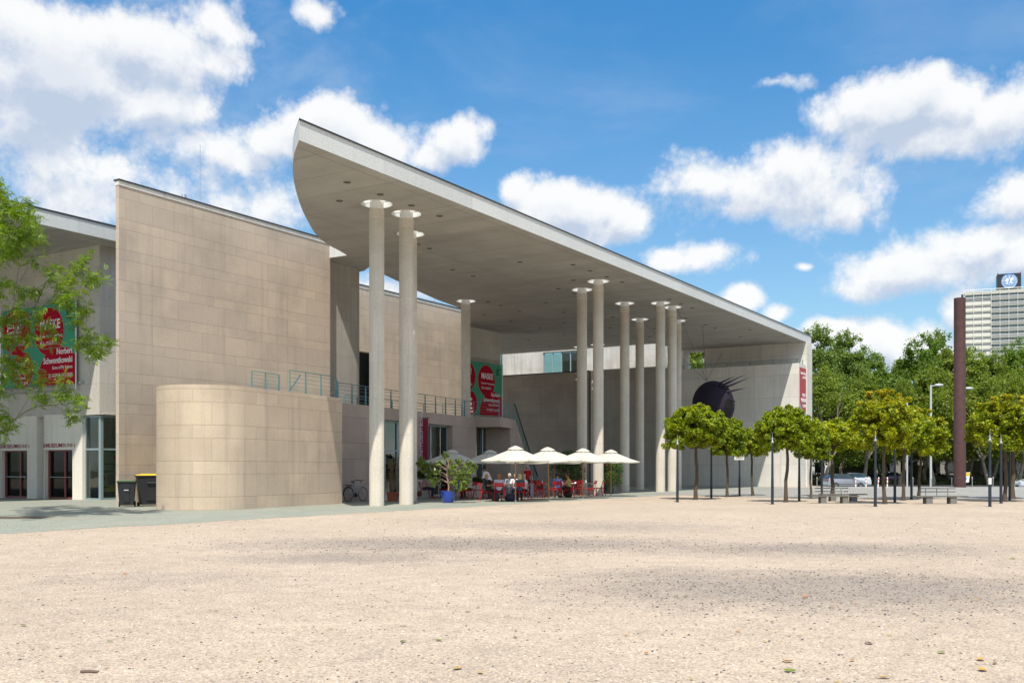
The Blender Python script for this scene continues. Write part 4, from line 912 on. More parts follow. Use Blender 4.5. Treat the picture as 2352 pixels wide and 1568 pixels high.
tables=[(1755,54.8,'round café table between the woman in pink and the man in black'),(1851,53.4,'round café table in front of the person in blue, behind the magnolia'),(1975,55.5,'café table behind the woman in black, next to the waiter'),(2036,50.6,'busy café table ringed by the striped, white-haired and dotted guests'),(2113,56.5,'empty café table with a white shaker behind the grey-haired guest'),(2172,57.6,'café table left of the man in the blue shirt'),(2250,57.4,'café table between the blue shirt and the yellow blouse'),(2293,59.4,'café table with white cloths right of the yellow blouse'),(2347,60.0,'empty café table with a shaker in front of the twin columns'),]
used=False; TP=[]
for px,D,lab in tables:
    TP.append((xs(px,D),D)); place(tb,(xs(px,D),D,0),px*.1,lab,group='small round café tables',first=not used); used=True
dirs={'r':-math.pi/2,'l':math.pi/2,'a':0,'t':math.pi}   # facing right, left, away, towards the viewer
chairs=[ (1700,54.5,'r',0,'red café chair of the woman in the pink top'),(1788,56.2,'a',.5,'red café chair behind the blue pot'),(1781,54.9,'l',.2,'red café chair facing the pink woman across the table'),
(1826,53.6,'r',.1,'red café chair of the person in blue'),(1880,53.2,'l',-.5,'red café chair under the floral blouse, its back to the viewer'),(1862,51.8,'a',-.3,'red café chair in front of the floral blouse, seen from behind'),(1912,53.4,'l',.1,'empty red café chair left of the woman in black'),
(1943,49.9,'r',-.15,'red café chair of the blonde woman in black'),(1952,54.2,'a',.4,'red café chair behind the blonde woman in black'),(1996,49.1,'a',0,'red café chair of the woman in the striped top'),(2036,53.0,'t',.1,'red café chair of the white-haired guest across the table'),(2062,52.6,'t',-.3,'red café chair of the dark bobbed guest'),(2079,49.3,'a',.08,'red café chair of the woman in the dotted navy top'),(2098,50.2,'l',-.3,'red café chair of the grey-haired guest in white sleeves'),
(2135,52.3,'l',-.35,'red café chair left of the leaning umbrella pole, nearer of two turned left'),(2152,53.6,'l',-.25,'red café chair left of the leaning umbrella pole, farther of two turned left'),(2162,56.0,'r',.2,'empty red café chair facing the table left of the blue shirt'),(2192,55.9,'l',.3,'red café chair partly hidden by the leaning umbrella pole'),(2125,59.0,'t',0,'red café chair behind the man in red, farthest left of the back row'),(2150,60.2,'t',.2,'red café chair in the back row beside the red cloth'),
(2230,55.0,'a',-.03,'red café chair of the man in the blue shirt'),(2274,55.9,'l',-.1,'red café chair of the woman in yellow'),(2252,60.0,'t',.1,'red café chair with a checked cloth behind the table'),(2293,56.8,'l',-.55,'empty red café chair just right of the woman in yellow'),(2306,57.8,'l',.5,'red café chair in front of the left twin column, turned left'),(2318,61.0,'t',-.1,'red café chair of the back row left of the right umbrella pole'),(2297,61.6,'t',.2,'red café chair of the back row with white cloths before it'),
(2345,57.3,'r',.1,'red café chair immediately right of the fourth umbrella pole'),(2362,58.0,'l',-.4,'red café chair in front of the right twin column, turned left'),(2390,58.6,'l',-.15,'nearer chair of the last pair, against the sunlit column'),(2401,59.4,'l',-.15,'rightmost café chair, against the sunlit column')]
used=False; CP={}
for i,(px,D,d,jit,lab) in enumerate(chairs):
    CP[i]=(xs(px,D),D,dirs[d]+jit); place(ch,(xs(px,D),D,0),dirs[d]+jit,lab,group='red metal café chairs',first=not used,scale=(1,1,1.04)); used=True
# table things
m_glassware=simple('clear_tumbler',(.6,.65,.66),.1,var=.02,spec=.8)
for i,(ti,lab) in enumerate([(4,'white shaker on the empty table behind the grey-haired guest'),(5,'white shaker on the table left of the blue shirt'),(8,'white shaker on the table before the twin columns')]):
    x,y=TP[ti]; b=MB(); b.lathe([(.035,.742),(.035,.88),(.02,.92),(.015,.93)],12,c=(x-.05,y,0)); o=b.build('shaker',m_white,at=(x-.05,y,.742),smooth=True); tag(o,lab,'shaker','white shakers on the tables')
    b=MB(); b.lathe([(.022,.925),(.022,.95),(.001,.96)],10,c=(x-.05,y,0)); b.build('lid',m_steel,o)
for i,(ti,dx,lab) in enumerate([(3,-.05,'clear drinking glass at the middle of the busy table'),(3,.15,'clear drinking glass at the right side of the busy table'),(0,.1,'clear drinking glass on the table of the woman in pink'),(6,0,'clear drinking glass on the table by the blue shirt')]):
    x,y=TP[ti]; b=MB(); b.lathe([(.028,.742),(.034,.87),(.031,.87),(.026,.75),(.001,.75)],14,c=(x+dx,y-.1,0)); tag(b.build('drinking_glass',m_glassware,at=(x+dx,y-.1,.742),smooth=True),lab,'glass','glasses on the tables')
x,y=TP[7]; b=MB(); b.box((x,y,.755),(.5,.4,.02),rz=.3); b.box((x+.12,y,.80),(.12,.1,.07),rz=.1); tag(b.build('folded_napkins',m_white,at=(x,y,.742)),'white folded cloths and napkins on the table right of the yellow blouse','napkins')
m_check=simple('red_white_check',(.45,.06,.08),.7,var=.5,scale=14)
for k,(ci,lab) in enumerate([(22,'red and white blanket over a back-row chair behind the yellow blouse'),(19,'red blanket over a back-row chair right of the man in red'),(26,'red checked blanket over the back-row chair before the oleander')]):
    x,y,a=CP[ci]; d=Vector((-math.sin(a),math.cos(a),0)); c=Vector((x,y,0))-d*.32
    rr=Vector((d.y,-d.x,0)); b=MB(); b.obox(c-rr*.24+Vector((0,0,.55)),rr*.48,d*.05,(0,0,.37)); b.obox(c-rr*.24+Vector((0,0,.905)),rr*.48,d*.10,(0,0,.025)); b.obox(c-rr*.22+d*.06+Vector((0,0,.68)),rr*.45,d*.03,(0,0,.24)); tag(b.build('blanket',m_check,at=tuple(c+Vector((0,0,.55)))),lab,'blanket','blankets on the chairs')
# umbrellas
m_canvas=simple('cream_canvas',(.68,.65,.57),.85,var=.05,scale=2,trans=.20); m_wood=simple('varnished_wood',(.40,.20,.055),.45,var=.25,scale=8)
def umbrella_proto(ne=8):
    r=thing('cafe_umbrella','x','umbrella'); Rr_=1.78
    b=MB(); rings=[(.02,2.64),(.30,2.535),(.75,2.37),(1.2,2.19),(Rr_,2.02)]
    N=ne*6
    for ri,(rad,z) in enumerate(rings):
        for k in range(N):
            a=2*math.pi*k/N; fr=(k%6)/6; sagk=1-.05*math.sin(math.pi*fr) if ri else 1; sz=-.030*math.sin(math.pi*fr)*(rad/Rr_)
            cosf=math.cos(math.pi/ne)/math.cos((fr-.5)*2*math.pi/ne); b.v.append((rad*cosf*sagk*math.cos(a),rad*cosf*sagk*math.sin(a),z+sz))
    for ri in range(len(rings)-1):
        for k in range(N): b.f.append((ri*N+k,(ri+1)*N+k,(ri+1)*N+(k+1)%N,ri*N+(k+1)%N)); b.uv.append(None); b.mi.append(0)
    # little valance
    base=len(b.v)
    for k in range(N):
        p=b.v[(len(rings)-1)*N+k]; b.v.append((p[0]*.995,p[1]*.995,p[2]-.055))
    for k in range(N): b.f.append(((len(rings)-1)*N+k,base+k,base+(k+1)%N,(len(rings)-1)*N+(k+1)%N)); b.uv.append(None); b.mi.append(0)
    cn=b.build('canopy',m_canvas,r,local=True)
    b=MB(); N=48
    for rad,z in ((.03,2.73),(.14,2.70),(.27,2.635),(.38,2.575)):
        for k in range(N): a=2*math.pi*k/N; b.v.append((rad*math.cos(a),rad*math.sin(a),z+(.02*math.cos(a*8) if rad>.4 else 0)))
    for k in range(N): a=2*math.pi*k/N; b.v.append((.385*math.cos(a),.385*math.sin(a),2.53+.022*abs(math.sin(a*8))))
    for ri in range(4):
        for k in range(N): b.f.append((ri*N+k,(ri+1)*N+k,(ri+1)*N+(k+1)%N,ri*N+(k+1)%N)); b.uv.append(None); b.mi.append(0)
    b.build('vent_cap',m_canvas,cn,local=True)
    b=MB(); b.lathe([(.034,0),(.028,.9),(.026,2.66),(.02,2.76)],12); b.build('pole',m_wood,r,local=True,smooth=True)
    b=MB(); b.lathe([(.06,1.93),(.065,1.95),(.065,2.02),(.05,2.05)],12); b.build('hub',m_wood,r,local=True)
    for k in range(ne):
        a=2*math.pi*k/ne; ca,sa=math.cos(a),math.sin(a)
        b=MB(); b.tube([(.03*ca,.03*sa,2.57),(Rr_*1.01*ca,Rr_*1.01*sa,1.985)],.011,5); b.tube([(.05*ca,.05*sa,1.99),(.62*ca,.62*sa,2.36)],.010,5); b.build('rib',m_wood,r,local=True)
    b=MB(); b.lathe([(.045,0),(.045,.10),(.034,.11)],12); b.build('base_socket',m_steel,r,local=True)
    return r
um=umbrella_proto()
ul=[(2062,48.64,0,1.0,'cream umbrella in front, over the striped and dotted guests'),(2196,51.38,.035,1.0,'cream umbrella with a leaning pole beside the man in the blue shirt'),(2331,54.45,.01,1.0,'cream umbrella second from the right, in front of the twin columns'),(2444,58.18,.0,1.0,'rightmost cream umbrella beside the oleander in the dark pot'),
(1807,53.5,0,.97,'leftmost cream umbrella behind the potted magnolia'),(1961,54.0,0,.97,'cream umbrella whose pole crosses the waiter'),(2093,55.6,0,.97,'cream umbrella behind the front one, pole beside the man in red'),(2216,60.0,.0,.98,'rearmost cream umbrella in front of the left oleander')]
for i,(px,D,ln,sc,lab) in enumerate(ul):
    o=place(um,(xs(px,D),D,0),.35+i*.21,lab,group='cream café umbrellas',first=i==0,scale=sc)
    o.rotation_euler=(0,-ln if i==1 else ln,.35+i*.21) if ln else o.rotation_euler
# ================================================================ pots and planters
def leafcards(centers,size,n_each,rad,flat=1.0,outward=.6,up=.3,seed=0,aspect=.5,fold=0,shell=.5,droop=0):
    g=np.random.default_rng(seed); cs=np.asarray(centers,float); rad=np.asarray(rad,float)
    if rad.ndim==0: rad=np.full(len(cs),float(rad))
    N=len(cs)*n_each; idx=np.repeat(np.arange(len(cs)),n_each)
    d=g.normal(size=(N,3)); d/=np.linalg.norm(d,axis=1)[:,None]; rr=(shell+(1-shell)*g.random(N))
    off=d*(rad[idx]*rr)[:,None]; off[:,2]*=flat; p=cs[idx]+off
    nrm=g.normal(size=(N,3)); nrm/=np.linalg.norm(nrm,axis=1)[:,None]; nrm=nrm*.75+d*outward+np.array([0,0,up]); nrm/=np.linalg.norm(nrm,axis=1)[:,None]
    t=np.cross(nrm,g.normal(size=(N,3))); t/=np.linalg.norm(t,axis=1)[:,None]+1e-9; t[:,2]-=droop; t/=np.linalg.norm(t,axis=1)[:,None]+1e-9; b_=np.cross(nrm,t)
    s=size*(.7+.6*g.random(N))
    a=p-t*(s*.5)[:,None]; c=p+t*(s*.5)[:,None]; m1=p-t*(s*.05)[:,None]; l=m1+b_*(s*aspect*.5)[:,None]+nrm*(s*.08)[:,None]; r_=m1-b_*(s*aspect*.5)[:,None]+nrm*(s*.08)[:,None]
    return np.stack([a,l,c,r_],1)
def cards_obj(name,quads,mat,parent=None,at=(0,0,0),local=False):
    n=len(quads); me=bpy.data.meshes.new(name); v=quads.reshape(-1,3).astype(np.float32)
    off=ORI.get(parent,Vector(at)) if not local else Vector((0,0,0)); v=v-np.array(tuple(off),np.float32)
    me.vertices.add(4*n); me.vertices.foreach_set('co',v.ravel()); me.loops.add(4*n); me.loops.foreach_set('vertex_index',np.arange(4*n,dtype=np.int32))
    me.polygons.add(n); me.polygons.foreach_set('loop_start',np.arange(0,4*n,4,dtype=np.int32)); me.polygons.foreach_set('loop_total',np.full(n,4,dtype=np.int32)); me.update(calc_edges=True)
    me.materials.append(mat); o=bpy.data.objects.new(name,me); C.objects.link(o)
    if parent: o.parent=parent; ORI[o]=ORI.get(parent,Vector((0,0,0)))
    else: o.location=at
    return o
m_bark=simple('grey_brown_bark',(.16,.12,.085),.9,var=.35,scale=9,bump=.6,bscale=25); m_twig=simple('pale_twigs',(.30,.21,.14),.85,var=.2,scale=9)
def curve(a,b,bend=(0,0,0),n=5):
    a=Vector(a);b=Vector(b);bd=Vector(bend); return [a.lerp(b,i/n)+bd*math.sin(math.pi*i/n) for i in range(n+1)]
# magnolia in the blue pot
px,py=-3.04,47.1
r=thing('potted_magnolia','leafy magnolia in a glossy cobalt blue pot between the columns and the café','potted tree',(px,py,0))
m_blue=simple('cobalt_glazed_pot',(.008,.045,.30),.18,var=.35,scale=4,coat=.8)
b=MB(); b.lathe([(.20,0),(.235,.02),(.30,.20),(.335,.40),(.34,.52),(.355,.56),(.335,.57),(.31,.53),(.001,.50)],32,c=(px,py,0)); b.build('pot',m_blue,r,smooth=True)
b=MB(); tr=[(px+.03,py,.5),(px+.05,py,.8),(px+.0,py,1.05),(px-.04,py,1.35),(px+.03,py,1.7),(px+.06,py,2.1)]; b.tube(tr,[.045,.04,.038,.03,.025,.015],8)
tips=[]
g_=random.Random(5)
cl=[(-1.25,2.0),(-1.15,1.55),(-1.35,1.85),(-.95,1.2),(-.75,1.75),(-.9,1.4),(-.35,1.85),(-.5,1.45),(-.55,1.05),(-.15,2.25),(.05,1.9),(.3,1.65),(.1,1.45),(.55,1.95),(.75,1.65),(1.0,1.85),(1.1,1.5),(.85,1.3),(1.25,1.7),(.6,1.15),(.95,1.05),(.7,.75),(.25,.55),(.8,.85),(-.75,.95),(.45,1.25),(.35,.95),(-1.05,1.75),(.7,1.45)]
for dx,dz in cl:
    dy=g_.uniform(-.55,.55); z0=max(.95,min(1.9,dz-.25)); b.tube(curve((px+.0,py,z0),(px+dx*.95,py+dy,dz),(0,0,.10),4),[.014,.012,.01,.008,.005],5); tips.append((px+dx,py+dy,dz))
b.build('trunk',m_twig,r,smooth=True)
m_mag=leaf_mat('magnolia_leaf',[(.06,.10,.02),(.16,.22,.035),(.13,.19,.03),(.16,.075,.025)],trans=.15,rough=.25)
cards_obj('foliage',leafcards(tips,.21,34,.20,aspect=.42,outward=.2,shell=.3,seed=3),m_mag,r)
# terracotta pot with a straggly shrub
px,py=-5.92,49.4
r=thing('potted_shrub','dry straggly shrub in a square terracotta tub between the two front columns','potted shrub',(px,py,0))
m_terra=simple('terracotta',(.33,.085,.04),.8,var=.12)
b=MB(); b.box((px,py,.20),(.42,.42,.40),top=(.50,.50)); b.box((px,py,.43),(.58,.58,.06)); b.build('pot',m_terra,r)
tips=[];b=MB()
for i in range(34):
    a=g_.uniform(0,6.28); rr=g_.uniform(.1,.55); z=g_.uniform(.7,2.05); b.tube(curve((px,py,.42),(px+rr*math.cos(a),py+rr*math.sin(a),z),(0,0,.05),3),[.010,.007,.005,.003],4); tips.append((px+rr*math.cos(a),py+rr*math.sin(a),z-.1))
b.build('stems',m_twig,r)
cards_obj('foliage',leafcards(tips,.075,22,.20,seed=4,aspect=.5),leaf_mat('dry_leaf',[(.13,.10,.04),(.20,.17,.08),(.28,.22,.10)],.25),r)
# white planters with hydrangea
m_hyd=leaf_mat('hydrangea_leaf',[(.03,.07,.015),(.07,.12,.02),(.20,.11,.06)],.2)
for x,y,w,h,lab in ((xs(1700,55.6),55.6,1.05,1.02,'large white square planter of browning hydrangea behind the woman in pink'),(xs(1908,56.3),56.3,.62,.80,'white planter with dark red flowers behind the floral blouse')):
    r=thing('white_planter',lab,'planter',(x,y,0))
    b=MB(); b.box((x,y,h*.40),(w*.86,w*.86,h*.80),top=(w*.94,w*.94)); b.box((x,y,h*.9),(w,w,h*.20),top=(w*1.02,w*1.02)); b.build('pot',m_white,r)
    cs=[(x+g_.uniform(-.42,.42)*w,y+g_.uniform(-.4,.4)*w,h+g_.uniform(.05,.38)*w) for _ in range(24)]
    cards_obj('foliage',leafcards(cs,.12,50,.17*w+.02,seed=int(x*10)%50,aspect=.7),m_hyd,r)
# oleanders
m_ole=leaf_mat('oleander_leaf',[(.035,.075,.02),(.08,.15,.03),(.16,.24,.05)],.25); m_flow=simple('pink_blossom',(.62,.16,.22),.7,var=.2,trans=.3); m_potg=simple('dark_green_pot',(.012,.035,.035),.3,var=.2)
for x,y,w,zt,lab,k in ((xs(2270,63.0),63.0,1.05,2.75,'wide oleander bush with few pink blossoms behind the café guests',1),(6.24,63.6,.85,2.55,'oleander with pink blossoms in a dark green pot between the sunlit columns',2)):
    r=thing('potted_oleander',lab,'potted shrub',(x,y,0))
    b=MB(); b.lathe([(.28,0),(.36,.15),(.42,.38),(.40,.55),(.43,.60),(.38,.60),(.001,.56)],28,c=(x-.05,y,0)); b.build('pot',m_potg,r,smooth=True)
    cs=[];b=MB()
    for i in range(75):
        a=g_.uniform(0,6.28); q=g_.random()**.5; z=.65+(zt-.75)*g_.random(); rr=w*q*math.sin(math.pi*min(1,(z-.2)/(zt-.1)*.82+.12))
        cs.append((x+rr*math.cos(a),y+rr*math.sin(a),z))
        if i%3==0: b.tube(curve((x-.05,y,.55),cs[-1],(0,0,.1),3),[.012,.01,.007,.004],4)
    b.build('stems',m_twig,r)
    cards_obj('foliage',leafcards(cs,.17,60,.30,seed=10+k,aspect=.2,outward=.3,up=.2),m_ole,r)
    fl=[(c[0]+g_.uniform(-.1,.1),c[1]-.2,c[2]+.1) for c in cs[::7]]; cards_obj('blossom',leafcards(fl,.06,14,.05,seed=20+k,aspect=.9),m_flow,r)
# steel bin
b=MB(); b.lathe([(.15,0),(.16,.02),(.155,.04),(.155,.88),(.165,.90),(.165,.95),(.11,.96),(.10,.90),(.001,.90)],24,c=(xs(1546,50.2),50.2,0)); tag(b.build('ashtray_bin',m_steel,at=(xs(1546,50.2),50.2,0),smooth=True),'cylindrical steel ashtray bin beside the terracotta tub','bin')
# ================================================================ bins and bicycle
m_binp=simple('black_bin_plastic',(.020,.021,.024),.5,var=.1); m_lidg=simple('green_bin_lid',(.075,.13,.045),.5,var=.1); m_lidy=simple('yellow_bin_lid',(.72,.50,.02),.5,var=.05); m_tyre=simple('black_rubber',(.015,.015,.015),.8)
def bin_(label,loc,rz,w,d,h,lid,big=False):
    r=thing('wheelie_bin',label,'bin',loc,rz)
    b=MB(); b.box((0,0,.08+h/2),(w*.78,d*.72,h),top=(w,d)); b.box((0,0,.08+h),(w*1.08,d*1.1,.05)); b.box((0,-d*.40,.08+h*.55),(w*.34,d*.10,h*.80),top=(w*.36,d*.22)); b.build('body',m_binp,r,local=True)
    b=MB(); b.box((0,-.01,.13+h),(w*1.04,d*1.06,.04),top=(w*.9,d*.9)); b.box((0,-.01,.165+h),(w*.7,d*.7,.02),top=(w*.66,d*.66)); b.build('lid',lid,r,local=True)
    q=MB(); q.tube([(-w*.45,d*.60,.13+h),(w*.45,d*.60,.13+h)],.018,8); q.build('handle',m_binp,r,local=True)
    for sx_ in ((-1,1)):
        for y_ in ((-d*.3,d*.3) if big else (d*.34,)):
            q=MB(); rr=.09 if big else .125; q.tube([(sx_*(w*.40),y_,rr),(sx_*(w*.40+.055),y_,rr)],rr,18); q.tube([(sx_*(w*.40+.055),y_,rr),(sx_*(w*.40+.062),y_,rr)],rr*.5,12); q.build('wheel',m_tyre,r,local=True)
    if big:
        q=MB(); q.tube([(-.18,-d*.5-.03,h*.82),(.18,-d*.5-.03,h*.82)],.05,10); q.build('lid_hinge',m_binp,r,local=True)
    else:
        q=MB(); q.obox((-.09,-d*.5-.03,h*.72),(.18,0,0),(0,-.006,0),(0,0,.025)); q.build('sticker',m_white,r,local=True)
bin_('black wheelie bin with a green lid against the tall stone wall',(-16.25,42.0,0),.30,.70,.70,.98,m_lidg)
bin_('large black bin with a yellow lid, half hidden by the curved wall',(-15.62,43.0,0),.45,1.15,.80,1.22,m_lidy,True)
bk=thing('bicycle','silver city bicycle with a rear rack leaning by the stone wall','bicycle',(-7.75,49.4,0),R(58))
m_silver=simple('silver_paint',(.42,.46,.50),.3,.6,var=.05)
def wheel(x,name='wheel'):
    b=MB(); n=32; pts=[(x+.335*math.cos(2*math.pi*i/n),0,.35+.335*math.sin(2*math.pi*i/n)) for i in range(n+1)]; b.tube(pts,.019,6,caps=False); w=b.build(name,m_tyre,bk,local=True)
    b=MB(); b.tube([(x+.31*math.cos(2*math.pi*i/n),0,.35+.31*math.sin(2*math.pi*i/n)) for i in range(n+1)],.009,5,caps=False)
    b.tube([(x,-.04,.35),(x,.04,.35)],.025,8)
    for i in range(16): a=2*math.pi*i/16; b.tube([(x,.015*(-1)**i,.35),(x+.31*math.cos(a),0,.35+.31*math.sin(a))],.0018,3)
    b.build('rim',m_steel,w,local=True)
wheel(-.55);wheel(.53)
b=MB(); 
for p,q,rr in (((-.02,0,.30),(-.17,0,.83),.017),((-.02,0,.30),(.40,0,.72),.019),((-.15,0,.76),(.37,0,.86),.016),((.37,0,.90),(.42,0,.68),.02),((-.02,0,.30),(-.55,.05,.35),.010),((-.02,0,.30),(-.55,-.05,.35),.010),((-.16,0,.78),(-.55,.05,.35),.009),((-.16,0,.78),(-.55,-.05,.35),.009),((.42,0,.70),(.53,.05,.35),.013),((.42,0,.70),(.53,-.05,.35),.013)): b.tube([p,q],rr,8)
b.build('frame',m_silver,bk,local=True)
b=MB(); b.tube([(-.17,0,.83),(-.20,0,.94)],.013,6); b.ball((-.23,0,.97),(.14,.075,.035),12,6); b.build('saddle',m_tyre,bk,local=True)
b=MB(); b.tube([(.37,0,.88),(.35,0,1.03)],.014,6); b.tube([(.22,.31,1.05),(.34,.12,1.04),(.38,0,1.03),(.34,-.12,1.04),(.22,-.31,1.05)],.015,8); b.build('handlebar',m_tyre,bk,local=True)
b=MB(); b.tube([(-.20,.05,.76),(-.72,.06,.78),(-.74,-.06,.78),(-.20,-.05,.76)],.009,6); b.tube([(-.70,.06,.77),(-.55,.08,.35)],.006,5); b.tube([(-.70,-.06,.77),(-.55,-.08,.35)],.006,5); b.box((-.5,0,.80),(.34,.12,.03)); b.build('rear_rack',m_tyre,bk,local=True)
b=MB(); b.tube([(-.55+.375*math.cos(a),0,.35+.375*math.sin(a)) for a in [math.pi*i/12+.35 for i in range(12)]],.022,6); b.build('mudguard',m_tyre,bk,local=True)
b=MB(); b.tube([(-.02,-.05,.30),(-.02,.05,.30)],.09,16); b.tube([(-.02,.07,.30),(.10,.08,.17)],.010,5); b.tube([(-.02,-.07,.30),(-.14,-.08,.43)],.010,5); b.box((.10,.12,.17),(.09,.07,.02)); b.box((-.14,-.12,.43),(.09,.07,.02)); b.tube([(-.02,.05,.30),(-.55,.03,.38)],.008,4);b.tube([(-.15,.05,.3),(-.22,.2,.02)],.01,5); b.build('crank_set',m_tyre,bk,local=True)
# ================================================================ people
m_skin=simple('skin',(.50,.27,.17),.55,var=.06); m_skin2=simple('tanned_skin',(.30,.15,.085),.55,var=.06); m_eye=simple('eye_dark',(.02,.015,.012),.2); m_lip=simple('lips',(.36,.12,.10),.5)
def cap(mb,a,b_,r0,r1,n=10):
    a=Vector(a);b_=Vector(b_); mb.tube([a,b_],[r0,r1],n); mb.ball(a,r0,n,6); mb.ball(b_,r1,n,6)
def remesh(o,vox,smooth=2):
    m=o.modifiers.new('r','REMESH'); m.mode='VOXEL'; m.voxel_size=vox; m.use_smooth_shade=True
    s=o.modifiers.new('s','SMOOTH'); s.iterations=smooth; s.factor=.5
    dg=bpy.context.evaluated_depsgraph_get(); me=bpy.data.meshes.new_from_object(o.evaluated_get(dg)); o.modifiers.clear(); old=o.data; o.data=me; bpy.data.meshes.remove(old)
def stripe(name,c1,c2,sc,axis='Z',dots=False):
    m,nt,b=new_mat(name); P=nd(nt,'ShaderNodeTexCoord').outputs['Object']; s=nd(nt,'ShaderNodeSeparateXYZ',{0:P})
    if dots:
        v=nd(nt,'ShaderNodeTexVoronoi',{'Vector':P,'Scale':sc}); f=M(nt,'LESS_THAN',v.outputs['Distance'],.33)
    else: f=M(nt,'LESS_THAN',M(nt,'FRACT',M(nt,'MULTIPLY',s.outputs[2],sc)),.35)
    nt.links.new(mix(nt,f,c1,c2),b.inputs['Base Color']); b.inputs['Roughness'].default_value=.85; return m
def person(label,loc,rz,top,bottom,hair,sit=True,lean=.0,skin=None,sleeve=.6,hairlen=.0,turn=0,group=None,bag=None,shoe=None,arms='table',skirt=False,headtilt=0,scale=1.0,hat=None,apron=None,bottom_len=1.0):
    skin=skin or m_skin; r=thing('person',label,'person',loc,rz,group)
    hx=.09; sh=.185
    if sit:
        pel=Vector((0,-.02,.53)); che=Vector((0,-.05+lean*.35,.86)); nk=Vector((0,-.04+lean*.6,1.06)); hd=nk+Vector((0,.03+lean*.1,.155))
        kn=[Vector((s*.12,.42,.50)) for s in (-1,1)]; an=[Vector((s*.13,.40,.09)) for s in (-1,1)]; hip=[pel+Vector((s*hx,.03,0)) for s in (-1,1)]
    else:
        pel=Vector((0,0,.95)); che=Vector((0,.04+lean*.35,1.28-lean*.05)); nk=Vector((0,.03+lean*.75,1.50-lean*.12)); hd=nk+Vector((0,.04+lean*.12,.15-lean*.04))
        kn=[Vector((s*.10,.03,.50)) for s in (-1,1)]; an=[Vector((s*.12,-.02,.08)) for s in (-1,1)]; hip=[pel+Vector((s*hx,0,-.03)) for s in (-1,1)]
    shd=[Vector((s*sh,nk.y-.01,nk.z-.07)) for s in (-1,1)]
    if sit: elb=[shd[i]+Vector((s*.05,.13,-.24)) for i,s in enumerate((-1,1))]; wr=[Vector((s*.15,nk.y+.36,.79)) for s in (-1,1)]
    elif arms=='write': elb=[shd[i]+Vector((s*.07,.03,-.27)) for i,s in enumerate((-1,1))]; wr=[Vector((s*.08,nk.y+.25,nk.z-.34)) for s in (-1,1)]
    else: elb=[shd[i]+Vector((s*.07,-.02,-.28)) for i,s in enumerate((-1,1))]; wr=[elb[i]+Vector((0,.10,-.23)) for i in (0,1)]
    def legs(mb,e,lo=1.0):
        for i in (0,1):
            cap(mb,hip[i],kn[i],.085+e,.058+e)
            if lo>.05: cap(mb,kn[i],kn[i].lerp(an[i],lo),.056+e,(.056+(.037-.056)*lo)+e)
    b=MB(); cap(b,pel,che,.125,.135,14); b.ball(pel,(.165,.12,.12),14,8); b.ball(che+Vector((0,0,.03)),(.155,.105,.15),14,8); cap(b,shd[0],shd[1],.058,.058); cap(b,nk-Vector((0,0,.04)),hd-Vector((0,0,.05)),.056,.05)
    ct,st_=math.cos(turn),math.sin(turn); H=lambda x,y,z:hd+Vector((x*ct-y*st_,x*st_+y*ct,z-headtilt*y*.6))
    b.ball(H(0,-.01,.02),(.076,.092,.105),16,12); b.ball(H(0,.028,-.055),(.052,.058,.055),12,8); cap(b,H(0,.088,.012),H(0,.112,-.022),.010,.016,8)
    for s in (-1,1): b.ball(H(s*.078,-.008,-.005),(.012,.02,.03),8,6)
    legs(b,0)
    for i,s in enumerate((-1,1)):
        cap(b,shd[i],elb[i],.046,.038); cap(b,elb[i],wr[i],.037,.025)
        fdv=(wr[i]-elb[i]).normalized(); side=Vector((-s,0,0)); side=(side-fdv*side.dot(fdv)).normalized(); nn=fdv.cross(side)
        pm=wr[i]+fdv*.05; cap(b,wr[i],pm+fdv*.03,.024,.030)
        for k in range(4):
            ln=(.065,.078,.072,.055)[k]; base=pm+fdv*.045+side*(.030-.02*k); m1=base+fdv*ln*.5+nn*.004*s; e_=m1+fdv*ln*.42-Vector((0,0,.018)); cap(b,base,m1,.0105,.0100,6); cap(b,m1,e_,.0100,.0085,6)
        tb_=wr[i]+fdv*.03+side*.026; cap(b,tb_,tb_+side*.035+fdv*.03,.013,.011,6); cap(b,tb_+side*.035+fdv*.03,tb_+side*.038+fdv*.06,.011,.009,6)
        cap(b,an[i]+Vector((0,-.03,-.04)),an[i]+Vector((0,.14,-.055)),.036,.030)
    body=b.build('body',skin,r,local=True); remesh(body,.012)
    b=MB()
    for s in (-1,1): b.ball(H(s*.030,.078,.018),(.012,.008,.007),8,6)
    b.build('eyes',m_eye,r,local=True); b=MB(); b.ball(H(0,.086,-.055),(.022,.008,.006),8,6); b.build('mouth',m_lip,r,local=True)
    b=MB(); cap(b,pel+Vector((0,0,.03)),che,.145,.152,14); b.ball(che+Vector((0,0,.03)),(.173,.122,.16),14,8); cap(b,shd[0],shd[1],.070,.070)
    for i in (0,1):
        if sleeve<=.5: cap(b,shd[i],shd[i].lerp(elb[i],sleeve*2),.060,.054)
        else: cap(b,shd[i],elb[i],.060,.052); cap(b,elb[i],elb[i].lerp(wr[i],(sleeve-.5)*1.9),.051,.042)
    t=b.build('shirt',top,r,local=True); remesh(t,.014,3)
    b=MB(); b.ball(pel,(.182,.138,.125),14,8)
    if skirt: cap(b,(hip[0]+hip[1])/2,(kn[0]+kn[1])/2,.16,.15,14); legs(b,.025,.15)
    else: legs(b,.018,bottom_len)
    t=b.build('trousers' if not skirt else 'skirt',bottom,r,local=True); remesh(t,.014,2)
    for i in (0,1):
        b=MB(); cap(b,an[i]+Vector((0,-.035,-.045)),an[i]+Vector((0,.155,-.058)),.046,.038); t=b.build('shoe',shoe or m_tyre,r,local=True); remesh(t,.014,1)
    b=MB(); b.ball(H(0,-.028,.042),(.092,.098,.102),14,10)
    for s in (-1,1): b.ball(H(s*.055,-.03,.01),(.042,.062,.06+hairlen*.4),10,8)
